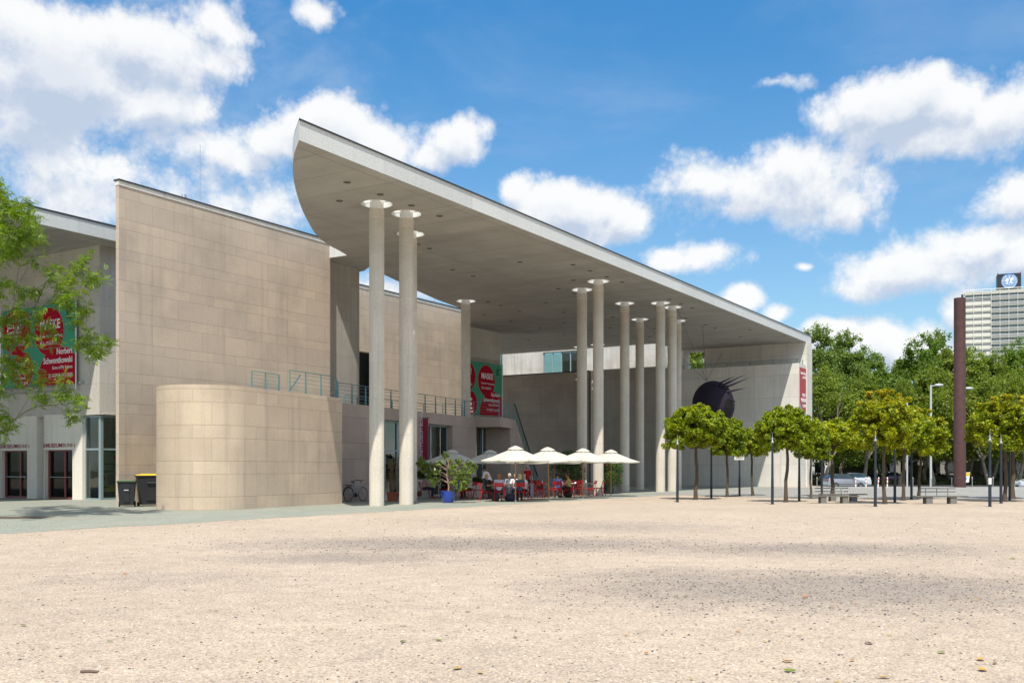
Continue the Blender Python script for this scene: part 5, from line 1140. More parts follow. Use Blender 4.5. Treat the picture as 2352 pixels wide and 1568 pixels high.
    if hairlen>.02: b.ball(H(0,-.06,-.02-hairlen*.4),(.092,.05,.075+hairlen*.5),12,8)
    t=b.build('hair',hair,r,local=True); remesh(t,.014,2)
    if apron: b=MB(); b.mesh([(-.16,.16,1.0),(.16,.16,1.0),(.19,.20,.45),(-.19,.20,.45),(-.16,.13,1.0),(.16,.13,1.0),(.19,.17,.45),(-.19,.17,.45)],[(3,2,1,0),(4,5,6,7),(0,1,5,4),(1,2,6,5),(2,3,7,6),(3,0,4,7)]); b.build('apron',apron,r,local=True)
    return r
Hc=lambda n,c:simple(n,c,.65,var=.25,scale=30)
h_blond=Hc('blond_hair',(.42,.25,.09)); h_ginger=Hc('copper_hair',(.30,.12,.03)); h_white=Hc('white_hair',(.60,.57,.50)); h_dark=Hc('dark_hair',(.025,.018,.014)); h_ash=Hc('ash_blond_hair',(.48,.40,.26)); h_grey=Hc('grey_hair',(.33,.31,.27)); h_red=Hc('dark_red_hair',(.09,.02,.015))
Cl=lambda n,c:simple(n,c,.85,var=.10,scale=9,bump=.25,bscale=30)
navy=Cl('navy_cloth',(.02,.022,.05)); black=Cl('black_cloth',(.012,.012,.013)); white=Cl('white_cloth',(.72,.72,.76)); pink=Cl('pink_cloth',(.55,.30,.30)); redc=Cl('red_polo',(.55,.015,.02)); bluec=Cl('bright_blue_cloth',(.02,.10,.42)); lblue=Cl('light_blue_cloth',(.20,.30,.70)); yel=Cl('mustard_patterned_cloth',(.52,.42,.14)); grey=Cl('grey_knit',(.20,.22,.27)); orange=Cl('orange_shoes',(.50,.10,.03)); redtr=Cl('red_trousers',(.45,.05,.06)); offw=Cl('cream_trousers',(.55,.52,.50)); bordo=Cl('floral_print',(.6,.35,.38))
floral=stripe('floral_cloth',(.68,.62,.64),(.42,.05,.08),11,dots=True); strp=stripe('striped_cloth',(.62,.62,.72),(.22,.22,.34),17); dotn=stripe('dotted_navy_cloth',(.03,.045,.09),(.25,.30,.38),45,dots=True)
G='guests seated at the café tables'
def seat(ci,*a,**k):
    x,y,ang=CP[ci]; return person(a[0],(x,y,.02),ang,*a[1:],group=G,**k)
seat(0,'person in a pink top and navy trousers seated left of the magnolia, legs crossed',pink,navy,h_white,lean=.15,sleeve=.95,shoe=orange)
seat(1,'person in black seated facing away behind the blue pot and magnolia',black,black,h_dark,lean=.1,sleeve=.9)
seat(3,'person in a bright blue top and cream trousers behind the magnolia',bluec,offw,h_dark,lean=.2,sleeve=.35)
seat(4,'person in a white and red floral blouse seated right of the magnolia',floral,black,h_dark,lean=.15,sleeve=.6,hairlen=.05)
seat(7,'blonde person in a black dress seated facing right by the waiter',black,black,h_blond,lean=.1,sleeve=.35,hairlen=.04,shoe=white)
seat(9,'copper-haired person in a striped top seen from behind on a red chair',strp,navy,h_ginger,lean=.1,sleeve=.4,hairlen=.05,bottom_len=.4)
seat(10,'short white-haired person in a grey shirt across the busy table',grey,navy,h_white,lean=.3,sleeve=.4,turn=-.4)
seat(11,'dark bobbed person in a pale top across the busy table',white,navy,h_dark,lean=.2,sleeve=.4,hairlen=.10,turn=.3)
seat(12,'ash-blonde person in a dotted navy top seen from behind',dotn,navy,h_ash,lean=.05,sleeve=.5,hairlen=.12)
seat(13,'grey-blonde person in a navy vest with white sleeves, jacket over the chair',white,navy,h_grey,lean=.1,sleeve=.45,hairlen=.12)
seat(20,'person in a light blue shirt and red trousers seen from behind',lblue,redtr,h_dark,lean=.45,sleeve=.45,bottom_len=.5,headtilt=.5)
seat(21,'dark-red-haired person in a mustard blouse facing left',yel,black,h_red,lean=.1,sleeve=.55,bottom_len=.6)
x,y=xs(1958,53.0),53.0
person('waiter in a white shirt bending over the table beside an umbrella pole',(x,y,.02),R(75),white,black,h_dark,sit=False,lean=.28,skin=m_skin2,sleeve=.72,arms='write',headtilt=.8,apron=black,scale=1)
person('person in a red polo shirt and dark trousers standing with back to the viewer',(xs(2108,57.5),57.5,.02),R(-12),redc,black,h_grey,sit=False,lean=.02,sleeve=.35,turn=-.5)
# bags
m_leath=simple('brown_leather',(.17,.045,.02),.55,var=.2,scale=9); m_bag=simple('black_nylon',(.018,.018,.022),.7,var=.2)
def bag(label,loc,sz,mat,strap=None):
    b=MB(); b.ball((0,0,sz[2]*.5),(sz[0]*.5,sz[1]*.5,sz[2]*.55),16,10); b.v=[(p[0]*(1.15-.3*p[2]/sz[2]),p[1]*(1.15-.3*p[2]/sz[2]),max(0,p[2])) for p in b.v]
    r=thing('bag',label,'bag',loc,random.uniform(-.4,.4),group='bags under the café tables'); b.build('pouch',mat,r,local=True,smooth=True)
    b=MB(); h_=strap or sz[2]*1.25; b.tube([(-sz[0]*.3,0,sz[2]*.85),(-sz[0]*.15,0,h_),(sz[0]*.15,0,h_),(sz[0]*.3,0,sz[2]*.85)],.010,6); b.build('handle',mat,r,local=True)
x,y,a=CP[0]; bag('brown leather bag hanging from the chair of the woman in pink',(x-.30,y-.08,.10),(.30,.14,.30),m_leath,.75)
x,y,a=CP[9]; bag('black backpack on the ground left of the striped woman',(x-.18,y-.02,0),(.42,.30,.48),m_bag)
x,y,a=CP[12]; bag('wide dark blue bag on the ground between the striped and dotted tops',(x-.45,y-.15,0),(.62,.32,.38),navy)
x,y,a=CP[16]; bag('black handbag on an empty chair left of the blue shirt',(x,y,.47),(.36,.24,.32),m_bag)
x,y,a=CP[21]; bag('dark bag on the ground below the woman in yellow',(x-.02,y-.05,0),(.45,.25,.32),m_bag)
x,y,a=CP[13]; b=MB(); d=Vector((-math.sin(a),math.cos(a),0)); rr=Vector((d.y,-d.x,0)); c=Vector((x,y,0))-d*.37
for k in range(5): b.obox(c-rr*.22+rr*.09*k-d*(.02 if k%2 else 0)+Vector((0,0,.18+.05*(k%3))),rr*.088,-d*.035,(0,0,.70-.05*(k%3)))
tag(b.build('jacket',grey,at=tuple(c+Vector((0,0,.2)))),'grey-blue denim jacket draped over the grey-blonde guest\'s chair','jacket')
# ================================================================ trees
def limb_tree(mb,base,h,r0,n,spread,seed,zt=None,fork=.45):
    g_=random.Random(seed); tips=[]; trunk=[(base[0],base[1],base[2])]; x,y=base[0],base[1]
    m=6
    for i in range(1,m+1):
        x+=g_.uniform(-.02,.02)*h; y+=g_.uniform(-.015,.015)*h; trunk.append((x,y,base[2]+h*fork*i/m))
    mb.tube(trunk,[r0*(1.25 if i==0 else 1-.35*i/m) for i in range(m+1)],10)
    for k in range(n):
        a=6.283*k/n+g_.uniform(-.4,.4); e=(x+spread*math.cos(a)*g_.uniform(.5,1),y+spread*math.sin(a)*g_.uniform(.5,1),base[2]+h*g_.uniform(.62,.92))
        c=curve(trunk[-1 if k%2 else -2],e,(0,0,-.04*h),5); mb.tube(c,[r0*.5*(1-.16*i) for i in range(6)],6); tips.append(e)
        for j in range(3):
            p=c[2+j]; e2=(p[0]+g_.uniform(-.5,.5)*spread,p[1]+g_.uniform(-.5,.5)*spread,p[2]+g_.uniform(.05,.22)*h); mb.tube(curve(p,e2,(0,0,.01*h),3),[r0*.2,r0*.15,r0*.1,r0*.05],5)
    return tips
m_barkd=simple('dark_maple_bark',(.085,.062,.042),.9,var=.35,scale=9,bump=.6,bscale=25)
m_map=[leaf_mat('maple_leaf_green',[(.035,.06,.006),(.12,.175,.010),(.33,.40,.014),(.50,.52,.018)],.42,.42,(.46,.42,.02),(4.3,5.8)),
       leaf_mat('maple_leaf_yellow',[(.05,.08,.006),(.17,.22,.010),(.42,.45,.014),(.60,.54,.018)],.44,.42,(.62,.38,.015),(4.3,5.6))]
def maple(seed,rx,ry,z0,z1,mat,nl=17,leaves=620):
    g_=random.Random(seed); r=thing('maple_tree','x','tree')
    b=MB(); limb_tree(b,(0,0,0),z1*.95,.10,7,rx*.6,seed,fork=(z0+.95)/z1); b.build('trunk',m_barkd,r,local=True,smooth=True)
    cs=[];rd=[]
    for i in range(nl):
        a=i*2.399963+g_.uniform(-.3,.3); q=math.sqrt((i+.5)/nl); zt=z0+.70+(z1-z0-.95)*(math.sqrt(max(0,1-q*q*.80)))*g_.uniform(.70,1.0)
        c=(rx*.80*q*math.cos(a),ry*.80*q*math.sin(a),zt); R_=g_.uniform(.50,.72)
        for k in range(10):
            d=[g_.gauss(0,1) for _ in range(3)]; n=math.sqrt(sum(x*x for x in d)); cs.append((c[0]+d[0]/n*R_*.75,c[1]+d[1]/n*R_*.75,c[2]+d[2]/n*R_*.55-.08)); rd.append(g_.uniform(.18,.33))
    for i in range(nl*5):
        a=g_.uniform(0,6.28); q=g_.uniform(.05,1.0)**.6; cs.append((rx*.93*q*math.cos(a),ry*.93*q*math.sin(a),z0+g_.uniform(.18,1.15))); rd.append(g_.uniform(.18,.32))
    for i in range(nl):
        a=g_.uniform(0,6.28); q=g_.uniform(0,.8); cs.append((rx*q*math.cos(a),ry*q*math.sin(a),z1-.15-.5*q*q+g_.uniform(-.05,.22))); rd.append(g_.uniform(.10,.18))
    qd=leafcards(cs,.125,leaves//6,rd,flat=.75,outward=.45,up=.65,seed=seed,aspect=.85,shell=.45,droop=.25)
    cards_obj('crown',qd,mat,r,local=True); return r
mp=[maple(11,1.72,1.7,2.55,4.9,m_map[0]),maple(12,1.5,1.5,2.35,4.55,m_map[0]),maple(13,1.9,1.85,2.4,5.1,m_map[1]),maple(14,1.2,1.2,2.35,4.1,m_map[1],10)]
used_=set()
def put(proto,key,loc,rz,label,group,scale=None,cat=None):
    o=place(proto,loc,rz,label,group,scale,first=key not in used_,cat=cat); used_.add(key); return o
GM='round-crowned maples in the gravel grid'
for k,(x,y,rz,sc,lab) in enumerate([]): pass
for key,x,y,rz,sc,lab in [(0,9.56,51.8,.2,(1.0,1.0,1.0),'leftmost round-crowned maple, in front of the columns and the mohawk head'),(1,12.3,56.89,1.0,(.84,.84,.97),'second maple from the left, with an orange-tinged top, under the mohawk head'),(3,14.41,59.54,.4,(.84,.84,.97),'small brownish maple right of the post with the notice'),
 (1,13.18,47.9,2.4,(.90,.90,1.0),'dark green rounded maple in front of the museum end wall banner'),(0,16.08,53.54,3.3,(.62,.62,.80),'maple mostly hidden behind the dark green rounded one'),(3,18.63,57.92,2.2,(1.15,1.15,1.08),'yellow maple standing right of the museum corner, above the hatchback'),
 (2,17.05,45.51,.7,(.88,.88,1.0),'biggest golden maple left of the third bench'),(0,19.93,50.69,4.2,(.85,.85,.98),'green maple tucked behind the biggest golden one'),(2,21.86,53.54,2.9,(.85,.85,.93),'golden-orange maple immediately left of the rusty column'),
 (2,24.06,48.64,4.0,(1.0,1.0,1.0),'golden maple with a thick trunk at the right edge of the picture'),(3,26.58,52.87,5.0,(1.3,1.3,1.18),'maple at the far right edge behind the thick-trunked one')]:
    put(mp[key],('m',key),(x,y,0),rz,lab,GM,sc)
# big trees beyond the road
m_bg=[leaf_mat('plane_leaf_dark',[(.05,.095,.015),(.11,.19,.028),(.19,.29,.04),(.27,.36,.06)],.45,.5),leaf_mat('plane_leaf_olive',[(.07,.10,.015),(.15,.21,.028),(.26,.32,.045),(.35,.39,.07)],.45,.5),leaf_mat('poplar_leaf',[(.06,.10,.025),(.12,.19,.045),(.21,.29,.07),(.29,.37,.10)],.45,.5)]
m_barkp=simple('pale_plane_bark',(.30,.26,.20),.85,var=.35,scale=2.5)
def bigtree(seed,h,rx,fork,mat,nc=105,leaves=240,shape='oval',bark=None):
    g_=random.Random(seed); r=thing('large_tree','x','tree')
    b=MB(); limb_tree(b,(0,0,0),h,.24,9,rx*.7,seed,fork=fork); b.build('trunk',bark or m_barkp,r,local=True,smooth=True)
    cs=[];rd=[]; z0=h*fork*.80
    for i in range(nc):
        u_=g_.random(); z=z0+(h-z0)*u_**.85; prof=math.sin(math.pi*min(.97,(.10+.86*(z-z0)/(h-z0)))) if shape=='oval' else (.35+.65*math.sin(math.pi*(.06+.8*(z-z0)/(h-z0))))
        a=g_.uniform(0,6.28); q=g_.uniform(.30,1)**.6*rx*max(.15,prof)**.7
        cs.append((q*math.cos(a),q*math.sin(a),z)); rd.append(g_.uniform(.7,1.7)*(1.0 if z<h*.85 else .55))
    for i in range(22):
        a=g_.uniform(0,6.28); q=rx*.55*g_.random(); cs.append((q*math.cos(a),q*math.sin(a),h+.9-q*.5+g_.uniform(-.5,.5))); rd.append(g_.uniform(.4,.8))
    nt_=22; qd=np.concatenate([leafcards(cs[:-nt_],.27,leaves,rd[:-nt_],flat=.85,outward=.15,up=.35,seed=seed,aspect=.75,shell=.05),leafcards(cs[-nt_:],.25,45,rd[-nt_:],flat=1.5,outward=.15,up=.35,seed=seed+1,aspect=.6,shell=.0)])
    cards_obj('crown',qd if 1 else leafcards(cs,.27,leaves,rd,flat=.85,outward=.15,up=.35,seed=seed,aspect=.75,shell=.05),mat,r,local=True); return r
bt=[bigtree(21,17.5,4.6,.26,m_bg[0]),bigtree(22,16.0,5.0,.26,m_bg[1]),bigtree(23,18.5,3.2,.18,m_bg[2],nc=95),bigtree(24,12.5,4.0,.30,m_bg[1],nc=85)]
GT='big trees beyond the road'
tl=[(2,3270,124,1.00,'tall dark poplar-like tree rising directly behind the museum corner'),(0,3330,132,1.02,'tall full tree with a pointed left shoulder, second from the museum corner'),(2,3385,127,.98,'slim tall tree, third from the museum corner'),(0,3455,130,.95,'full dark tree left of the sky gap'),(2,3500,135,.88,'slim tree at the left side of the sky gap'),
(3,3560,128,.96,'low olive tree in the dip of the skyline'),(1,3620,134,.97,'broad tree right of the sky dip, left of the white street lamp'),(0,3690,128,1.02,'tall loose tree above the white street lamp'),(2,3745,134,1.03,'tall tree immediately left of the rusty column top'),(1,3790,128,1.0,'olive tree touching the left side of the rusty column'),
(1,3880,126,1.0,'olive tree just right of the rusty column'),(0,3920,134,.93,'dark tree below the left edge of the office tower'),(3,3965,125,1.18,'rounded olive tree below the emblem of the tower'),(1,4020,130,.97,'broad light olive tree near the right edge below the tower'),(0,4075,127,.98,'dark tree at the right edge below the tower'),(1,4130,131,1.05,'olive tree cut by the right edge of the picture'),
(3,3300,117,1.0,'lower tree with pale trunk behind the silver hatchback'),(3,3450,118,.95,'lower tree with a pale straight trunk between the parked cars'),(3,3730,119,1.02,'lower tree with a leaning pale trunk left of the rusty column'),(3,3955,118,.95,'lower tree with a pale trunk right of the rusty column'),(3,4085,119,1.0,'lower tree with a pale trunk at the right edge'),(3,3600,119,.9,'lower tree behind the small purple car'),(3,3850,121,.9,'lower tree hidden behind the foot of the rusty column')]
for i,(k,px,D,sc,lab) in enumerate(tl): put(bt[k],('b',k),(xs(px,D),D,-.33),i*1.37,lab,GT,sc)
put(bt[1],('b',1),(xs(2790,112),112,0),2.1,'tree showing through the square opening of the museum upper wall',GT,.98)
put(bt[0],('b',0),(xs(2740,120),120,0),3.1,'second tree behind the square opening of the museum upper wall',GT,.92)
# hedges
m_hedge=leaf_mat('hedge_leaf',[(.02,.035,.006),(.06,.085,.012),(.13,.14,.02),(.24,.17,.03)],.2); m_hedge2=leaf_mat('dark_hedge_leaf',[(.012,.025,.006),(.03,.055,.01),(.07,.10,.02)],.2)
def hedge(name,label,x0,x1,y,w,z0,z1,mat,seed):
    r=thing(name,label,'hedge',((x0+x1)/2,y,z0)); b=MB(); b.obox((x0,y-w/2+.1,z0),(x1-x0,0,0),(0,w-.2,0),(0,0,z1-z0-.1)); b.build('branches',m_far,r)
    n=int((x1-x0)/.5); g_=random.Random(seed); cs=[(x0+(i+.5)*.5,y-w*.42+g_.uniform(0,.3),z0+(z1-z0)*g_.uniform(.15,.85)) for i in range(n) for _ in range(2)]+[(x0+(i+.5)*.5,y+g_.uniform(-.4,.4)*w,z1-.08) for i in range(n)]
    cards_obj('foliage',leafcards(cs,.16,46,.34,flat=.6,seed=seed,aspect=.7),mat,r)
hedge('low_hedge','long low yellow-green hedge edging the far side of the road',xs(3240,122),xs(4200,122),122.5,1.2,-.33,.16,m_hedge,31)
hedge('tall_hedge','taller dark green hedge behind the low one, left of the rusty column',xs(3240,131),xs(3800,131),131,1.4,-.33,.95,m_hedge2,32)
hedge('tall_hedge','taller dark green hedge behind the low one, right of the rusty column',xs(3815,131),xs(4250,131),131,1.4,-.33,.92,m_hedge2,33)
hedge('shade_filler_shrubs','added dark shrubs standing in for the shade under the big trees, left part',xs(3330,137),xs(3500,137),138,2.4,-.33,2.9,m_hedge2,41)  # these three are added to fill the pale gap with dark tree shade
hedge('shade_filler_shrubs','added dark shrubs for the shade under the big trees, behind the white street lamp',xs(3650,137),xs(3720,137),138,2.4,-.33,2.2,m_hedge2,42)
hedge('shade_filler_shrubs','added dark shrubs for the shade under the trees right of the rusty column',xs(3880,137),xs(4060,137),138,2.4,-.33,2.8,m_hedge2,43)
# low office building behind the trees
m_bldg=concrete_mat('office_panels',(.27,.255,.23),pw=3,ph=3,stain=.3)
bb_=thing('office_building','long low concrete office building half hidden behind the roadside trees','building',(62,150,-.33))
b=MB(); Y=150; x0,x1=xs(3225,Y),xs(4300,Y)
ops=[]
n=int((x1-x0)/3.4)
for fl in range(2):
    for i in range(n): ops.append((.6+i*3.4,3.2+i*3.4,.9+fl*3.2,2.9+fl*3.2))
wallgrid(b,(x0,Y),(1,0),x1-x0,-.33,7.0,.3,ops,0,(0,1,0)); b.build('wall',m_bldg,bb_)
b=MB(); b.obox((x0-.3,Y-.5,7.0),(x1-x0+.6,0,0),(0,16,0),(0,0,.5)); b.obox((x0-.2,Y-.25,3.35),(x1-x0,0,0),(0,.24,0),(0,0,.35)); b.build('roof',m_bldg,bb_)
for i in range(n):
    for fl in range(2):
        b=MB(); b.obox((x0+.6+i*3.4,Y+.2,.9+fl*3.2),(2.6,0,0),(0,.02,0),(0,0,2.0)); w=b.build('window',m_glassd,bb_)
        if fl==0 or i%2==0:
            b=MB()
            for k in range(5): b.obox((x0+2.0+i*3.4+k*.22,Y+.26,.95+fl*3.2),(.14,0,0),(0,.02,0),(0,0,1.9))
            b.build('blind',m_white,w)
b=MB(); b.obox((x0,Y+4,-.3),(x1-x0,0,0),(0,.1,0),(0,0,7)); b.build('interior',m_dark,bb_)
hb=thing('white_house','pale plastered house behind the trees just right of the museum','building',(xs(3275,146),144,-.33))
hx=xs(3275,144); b=MB(); wallgrid(b,(hx-3.2,144),(1,0),7.5,-.33,6.4,.3,[(.8,1.9,1.0,2.6),(2.6,3.9,1.0,2.6),(4.8,6.1,1.0,2.6),(.8,1.9,3.9,5.4),(2.6,3.9,3.9,5.4),(4.8,6.1,3.9,5.4)],0,(0,1,0)); b.build('wall',m_white,hb)
b=MB(); b.obox((hx-3.4,143.8,6.4),(7.9,0,0),(0,5,0),(0,0,.3)); b.build('roof',m_roof,hb)
for i,(a_,c_) in enumerate([(.8,1.9),(2.6,3.9),(4.8,6.1)]):
    for z_ in (1.0,3.9):
        b=MB(); b.obox((hx-3.2+a_,144.2,z_),(c_-a_,0,0),(0,.02,0),(0,0,1.6)); b.build('window',m_glassd,hb)
# ================================================================ office tower with emblem
m_tw=simple('tower_cladding',(.60,.58,.50),.6,var=.05,scale=.05); m_tw2=simple('tower_grey_panel',(.30,.31,.32),.6,var=.05,scale=.1); m_twg=simple('tower_glass',(.035,.06,.065),.12,var=.4,scale=.12,spec=.8); m_twm=simple('tower_white_frame',(.80,.82,.82),.5,var=.02)
tw=thing('office_tower','tall pale office tower rising behind the trees at the right edge','building',(267.5,590,0))
TO=Vector((267.5,590,0)); Td=Vector((.928,-.3715,0)).normalized(); Tn=Vector((Td.y,-Td.x,0)); Tb=-Tn
Wd=48.0; ph=3.72; z_top=107.3
b=MB(); b.prism([x2(TO+Tb*.8+Td*.4),x2(TO+Td*Wd+Tb*.8),x2(TO+Td*Wd+Tb*26),x2(TO+Tb*26+Td*.4)],0,z_top-1.0); b.build('core',m_tw,tw)
nf=28
wf=MB(); hid=MB()
def mk(o,a,bv,c,name,mat,par): q=MB(); q.obox(o,a,bv,c); return q.build(name,mat,par)
for fl in range(nf):
    zt=z_top-1.9-fl*ph
    if zt<10: break
    if fl>=12: hid.obox(TO+Td*.9+Tb*.5+Vector((0,0,zt-3.4)),Td*46,Tb*.2,(0,0,2.4)); continue
    for bay in range(10):
        o=TO+Td*(.9+bay*4.66+.1)+Tb*.5
        if fl==0 or 3<=bay<7:
            w=mk(o+Vector((0,0,zt-2.6)),Td*4.45,Tb*.2,(0,0,1.55),'window',m_twg,tw); mk(o+Vector((0,0,zt-3.55))-Tb*.05,Td*4.45,Tb*.2,(0,0,.5),'balcony_front',m_tw2,w)
            q=MB(); 
            for t_ in (1.45,2.95): q.obox(o+Td*t_+Vector((0,0,zt-2.6))-Tb*.06,Td*.12,Tb*.1,(0,0,1.55))
            q.build('mullion',m_tw2,w)
            mk(o+Vector((0,0,zt-1.0))-Tb*.25,Td*4.45,Tb*.4,(0,0,1.05),'spandrel',m_tw,w)
        else:
            w=mk(o+Vector((0,0,zt-1.25)),Td*4.45,Tb*.2,(0,0,1.0),'louvre_band',m_tw2,tw); mk(o+Vector((0,0,zt-3.6))-Tb*.1,Td*4.45,Tb*.25,(0,0,2.3),'panel',m_tw,w)
    wf.obox(TO-Tb*.75+Vector((0,0,zt-2.85)),Td*Wd,Tb*.22,(0,0,.26))
for bay in range(11): wf.obox(TO-Tb*.72+Td*(.8+bay*4.66),Td*.16,Tb*.16,(0,0,z_top))
wf.obox(TO-Tb*.8+Vector((0,0,z_top-.35)),Td*Wd,Tb*.3,(0,0,.35))
wf.obox(TO-Tb*.72-Td*.1,Td*.16,Tb*.16,(0,0,z_top))
hid.build('lower_storeys',m_tw2,tw); wf.build('white_grid',m_twm,tw)
ex=MB()
for k in range(14): ex.obox(TO+Td*.1+Tb*.9+Vector((0,0,z_top-4-k*3.72)),-Td*1.2,Tb*2.2,(0,0,1.8))
ex.build('escape_stairs',simple('dark_blue_panel',(.02,.04,.09),.5),tw)
# emblem box
ox=TO+Td*18.4+Tb*4; m_box=simple('dark_sign_box',(.02,.025,.035),.5); m_em1=simple('emblem_blue',(.03,.17,.42),.5,var=.1,scale=.3); m_em2=simple('emblem_white',(.78,.84,.92),.5,var=.02)
b=MB(); b.obox(ox+Vector((0,0,z_top-.2)),Td*12.6,Tb*9,(0,0,9.2)); sb=b.build('sign_box',m_box,tw)
for k in (0,12.3): b=MB(); b.obox(ox+Td*k+Vector((0,0,z_top+8.9)),Td*.3,Tb*.3,(0,0,.9)); b.build('warning_light',m_red,tw)
ec=ox+Td*6.4+Vector((0,0,z_top+4.55)); E=lambda x,y,d:ec+Td*x+Vector((0,0,y))-Tb*d
def disc(r0,r1,d,mat,name,a0=0,a1=360,par=sb,n=40,cy=0):
    q=MB()
    for i in range(n):
        A,B=R(a0+(a1-a0)*i/n),R(a0+(a1-a0)*(i+1)/n)
        q.face([E(r0*math.cos(A),cy+r0*math.sin(A),d),E(r1*math.cos(A),cy+r1*math.sin(A),d),E(r1*math.cos(B),cy+r1*math.sin(B),d),E(r0*math.cos(B),cy+r0*math.sin(B),d)][::-1])
    return q.build(name,mat,par)
disc(.01,4.35,.10,m_em1,'emblem_disc')
for k,rr in enumerate((.62,1.22,1.82,2.42,2.98)): disc(rr-.085,rr+.085,.14,m_em2,'emblem_ring',cy=.45)
for k in range(8):
    a=k*math.pi/4; q=MB(); c,s_=math.cos(a),math.sin(a); q.face([E(.5*c-.07*s_,.45+.5*s_+.07*c,.145),E(2.98*c-.07*s_,.45+2.98*s_+.07*c,.145),E(2.98*c+.07*s_,.45+2.98*s_-.07*c,.145),E(.5*c+.07*s_,.45+.5*s_-.07*c,.145)]); q.build('emblem_meridian',m_em2,sb)
for pts in ([(-2.3,-.1),(-1.9,.7),(-1.2,1.1),(-.6,.6),(-.3,.9),(-.2,.1),(-.8,-.3),(-1.2,-.9),(-1.7,-.6)],[(.2,.3),(.7,1.2),(1.5,1.5),(2.2,1.0),(2.1,.3),(1.4,.1),(1.1,-.6),(.5,-.2)],[(.5,-.6),(1.2,-.9),(1.6,-1.4),(1.2,-2.0),(.7,-1.5),(.3,-1.0)],[(-.3,1.2),(.3,1.3),(.2,2.0),(-.4,1.9)],[(-1.5,-1.1),(-.9,-1.3),(-.7,-1.9),(-1.2,-2.1),(-1.7,-1.6)]):
    q=MB(); q.face([E(x,y+.45,.15) for x,y in pts][::-1]); q.build('emblem_continent',m_em2,sb)
for sgn in (-1,1):
    for k in range(11):
        a=R(-82+k*13.5); x,y=3.72*math.cos(a)*sgn,3.72*math.sin(a)-.05; t=a+(math.pi/2); lx,ly=math.cos(t)*sgn,math.sin(t)
        for off in (-1,1):
            ang=t+off*.55; dx,dy=math.cos(ang)*sgn,math.sin(ang); q=MB(); nx,ny=-dy,dx
            P4=[E(x,y,.15),E(x+dx*.5+nx*.17,y+dy*.5+ny*.17,.15),E(x+dx*1.0,y+dy*1.0,.15),E(x+dx*.5-nx*.17,y+dy*.5-ny*.17,.15)]; q.face(P4); q.build('emblem_leaf',m_em2,sb)
    q=MB(); q.face([E(0,-3.6,.15),E(sgn*1.6,-4.3,.15),E(sgn*1.5,-3.95,.15),E(sgn*.1,-3.2,.15)]); q.build('emblem_stem',m_em2,sb)
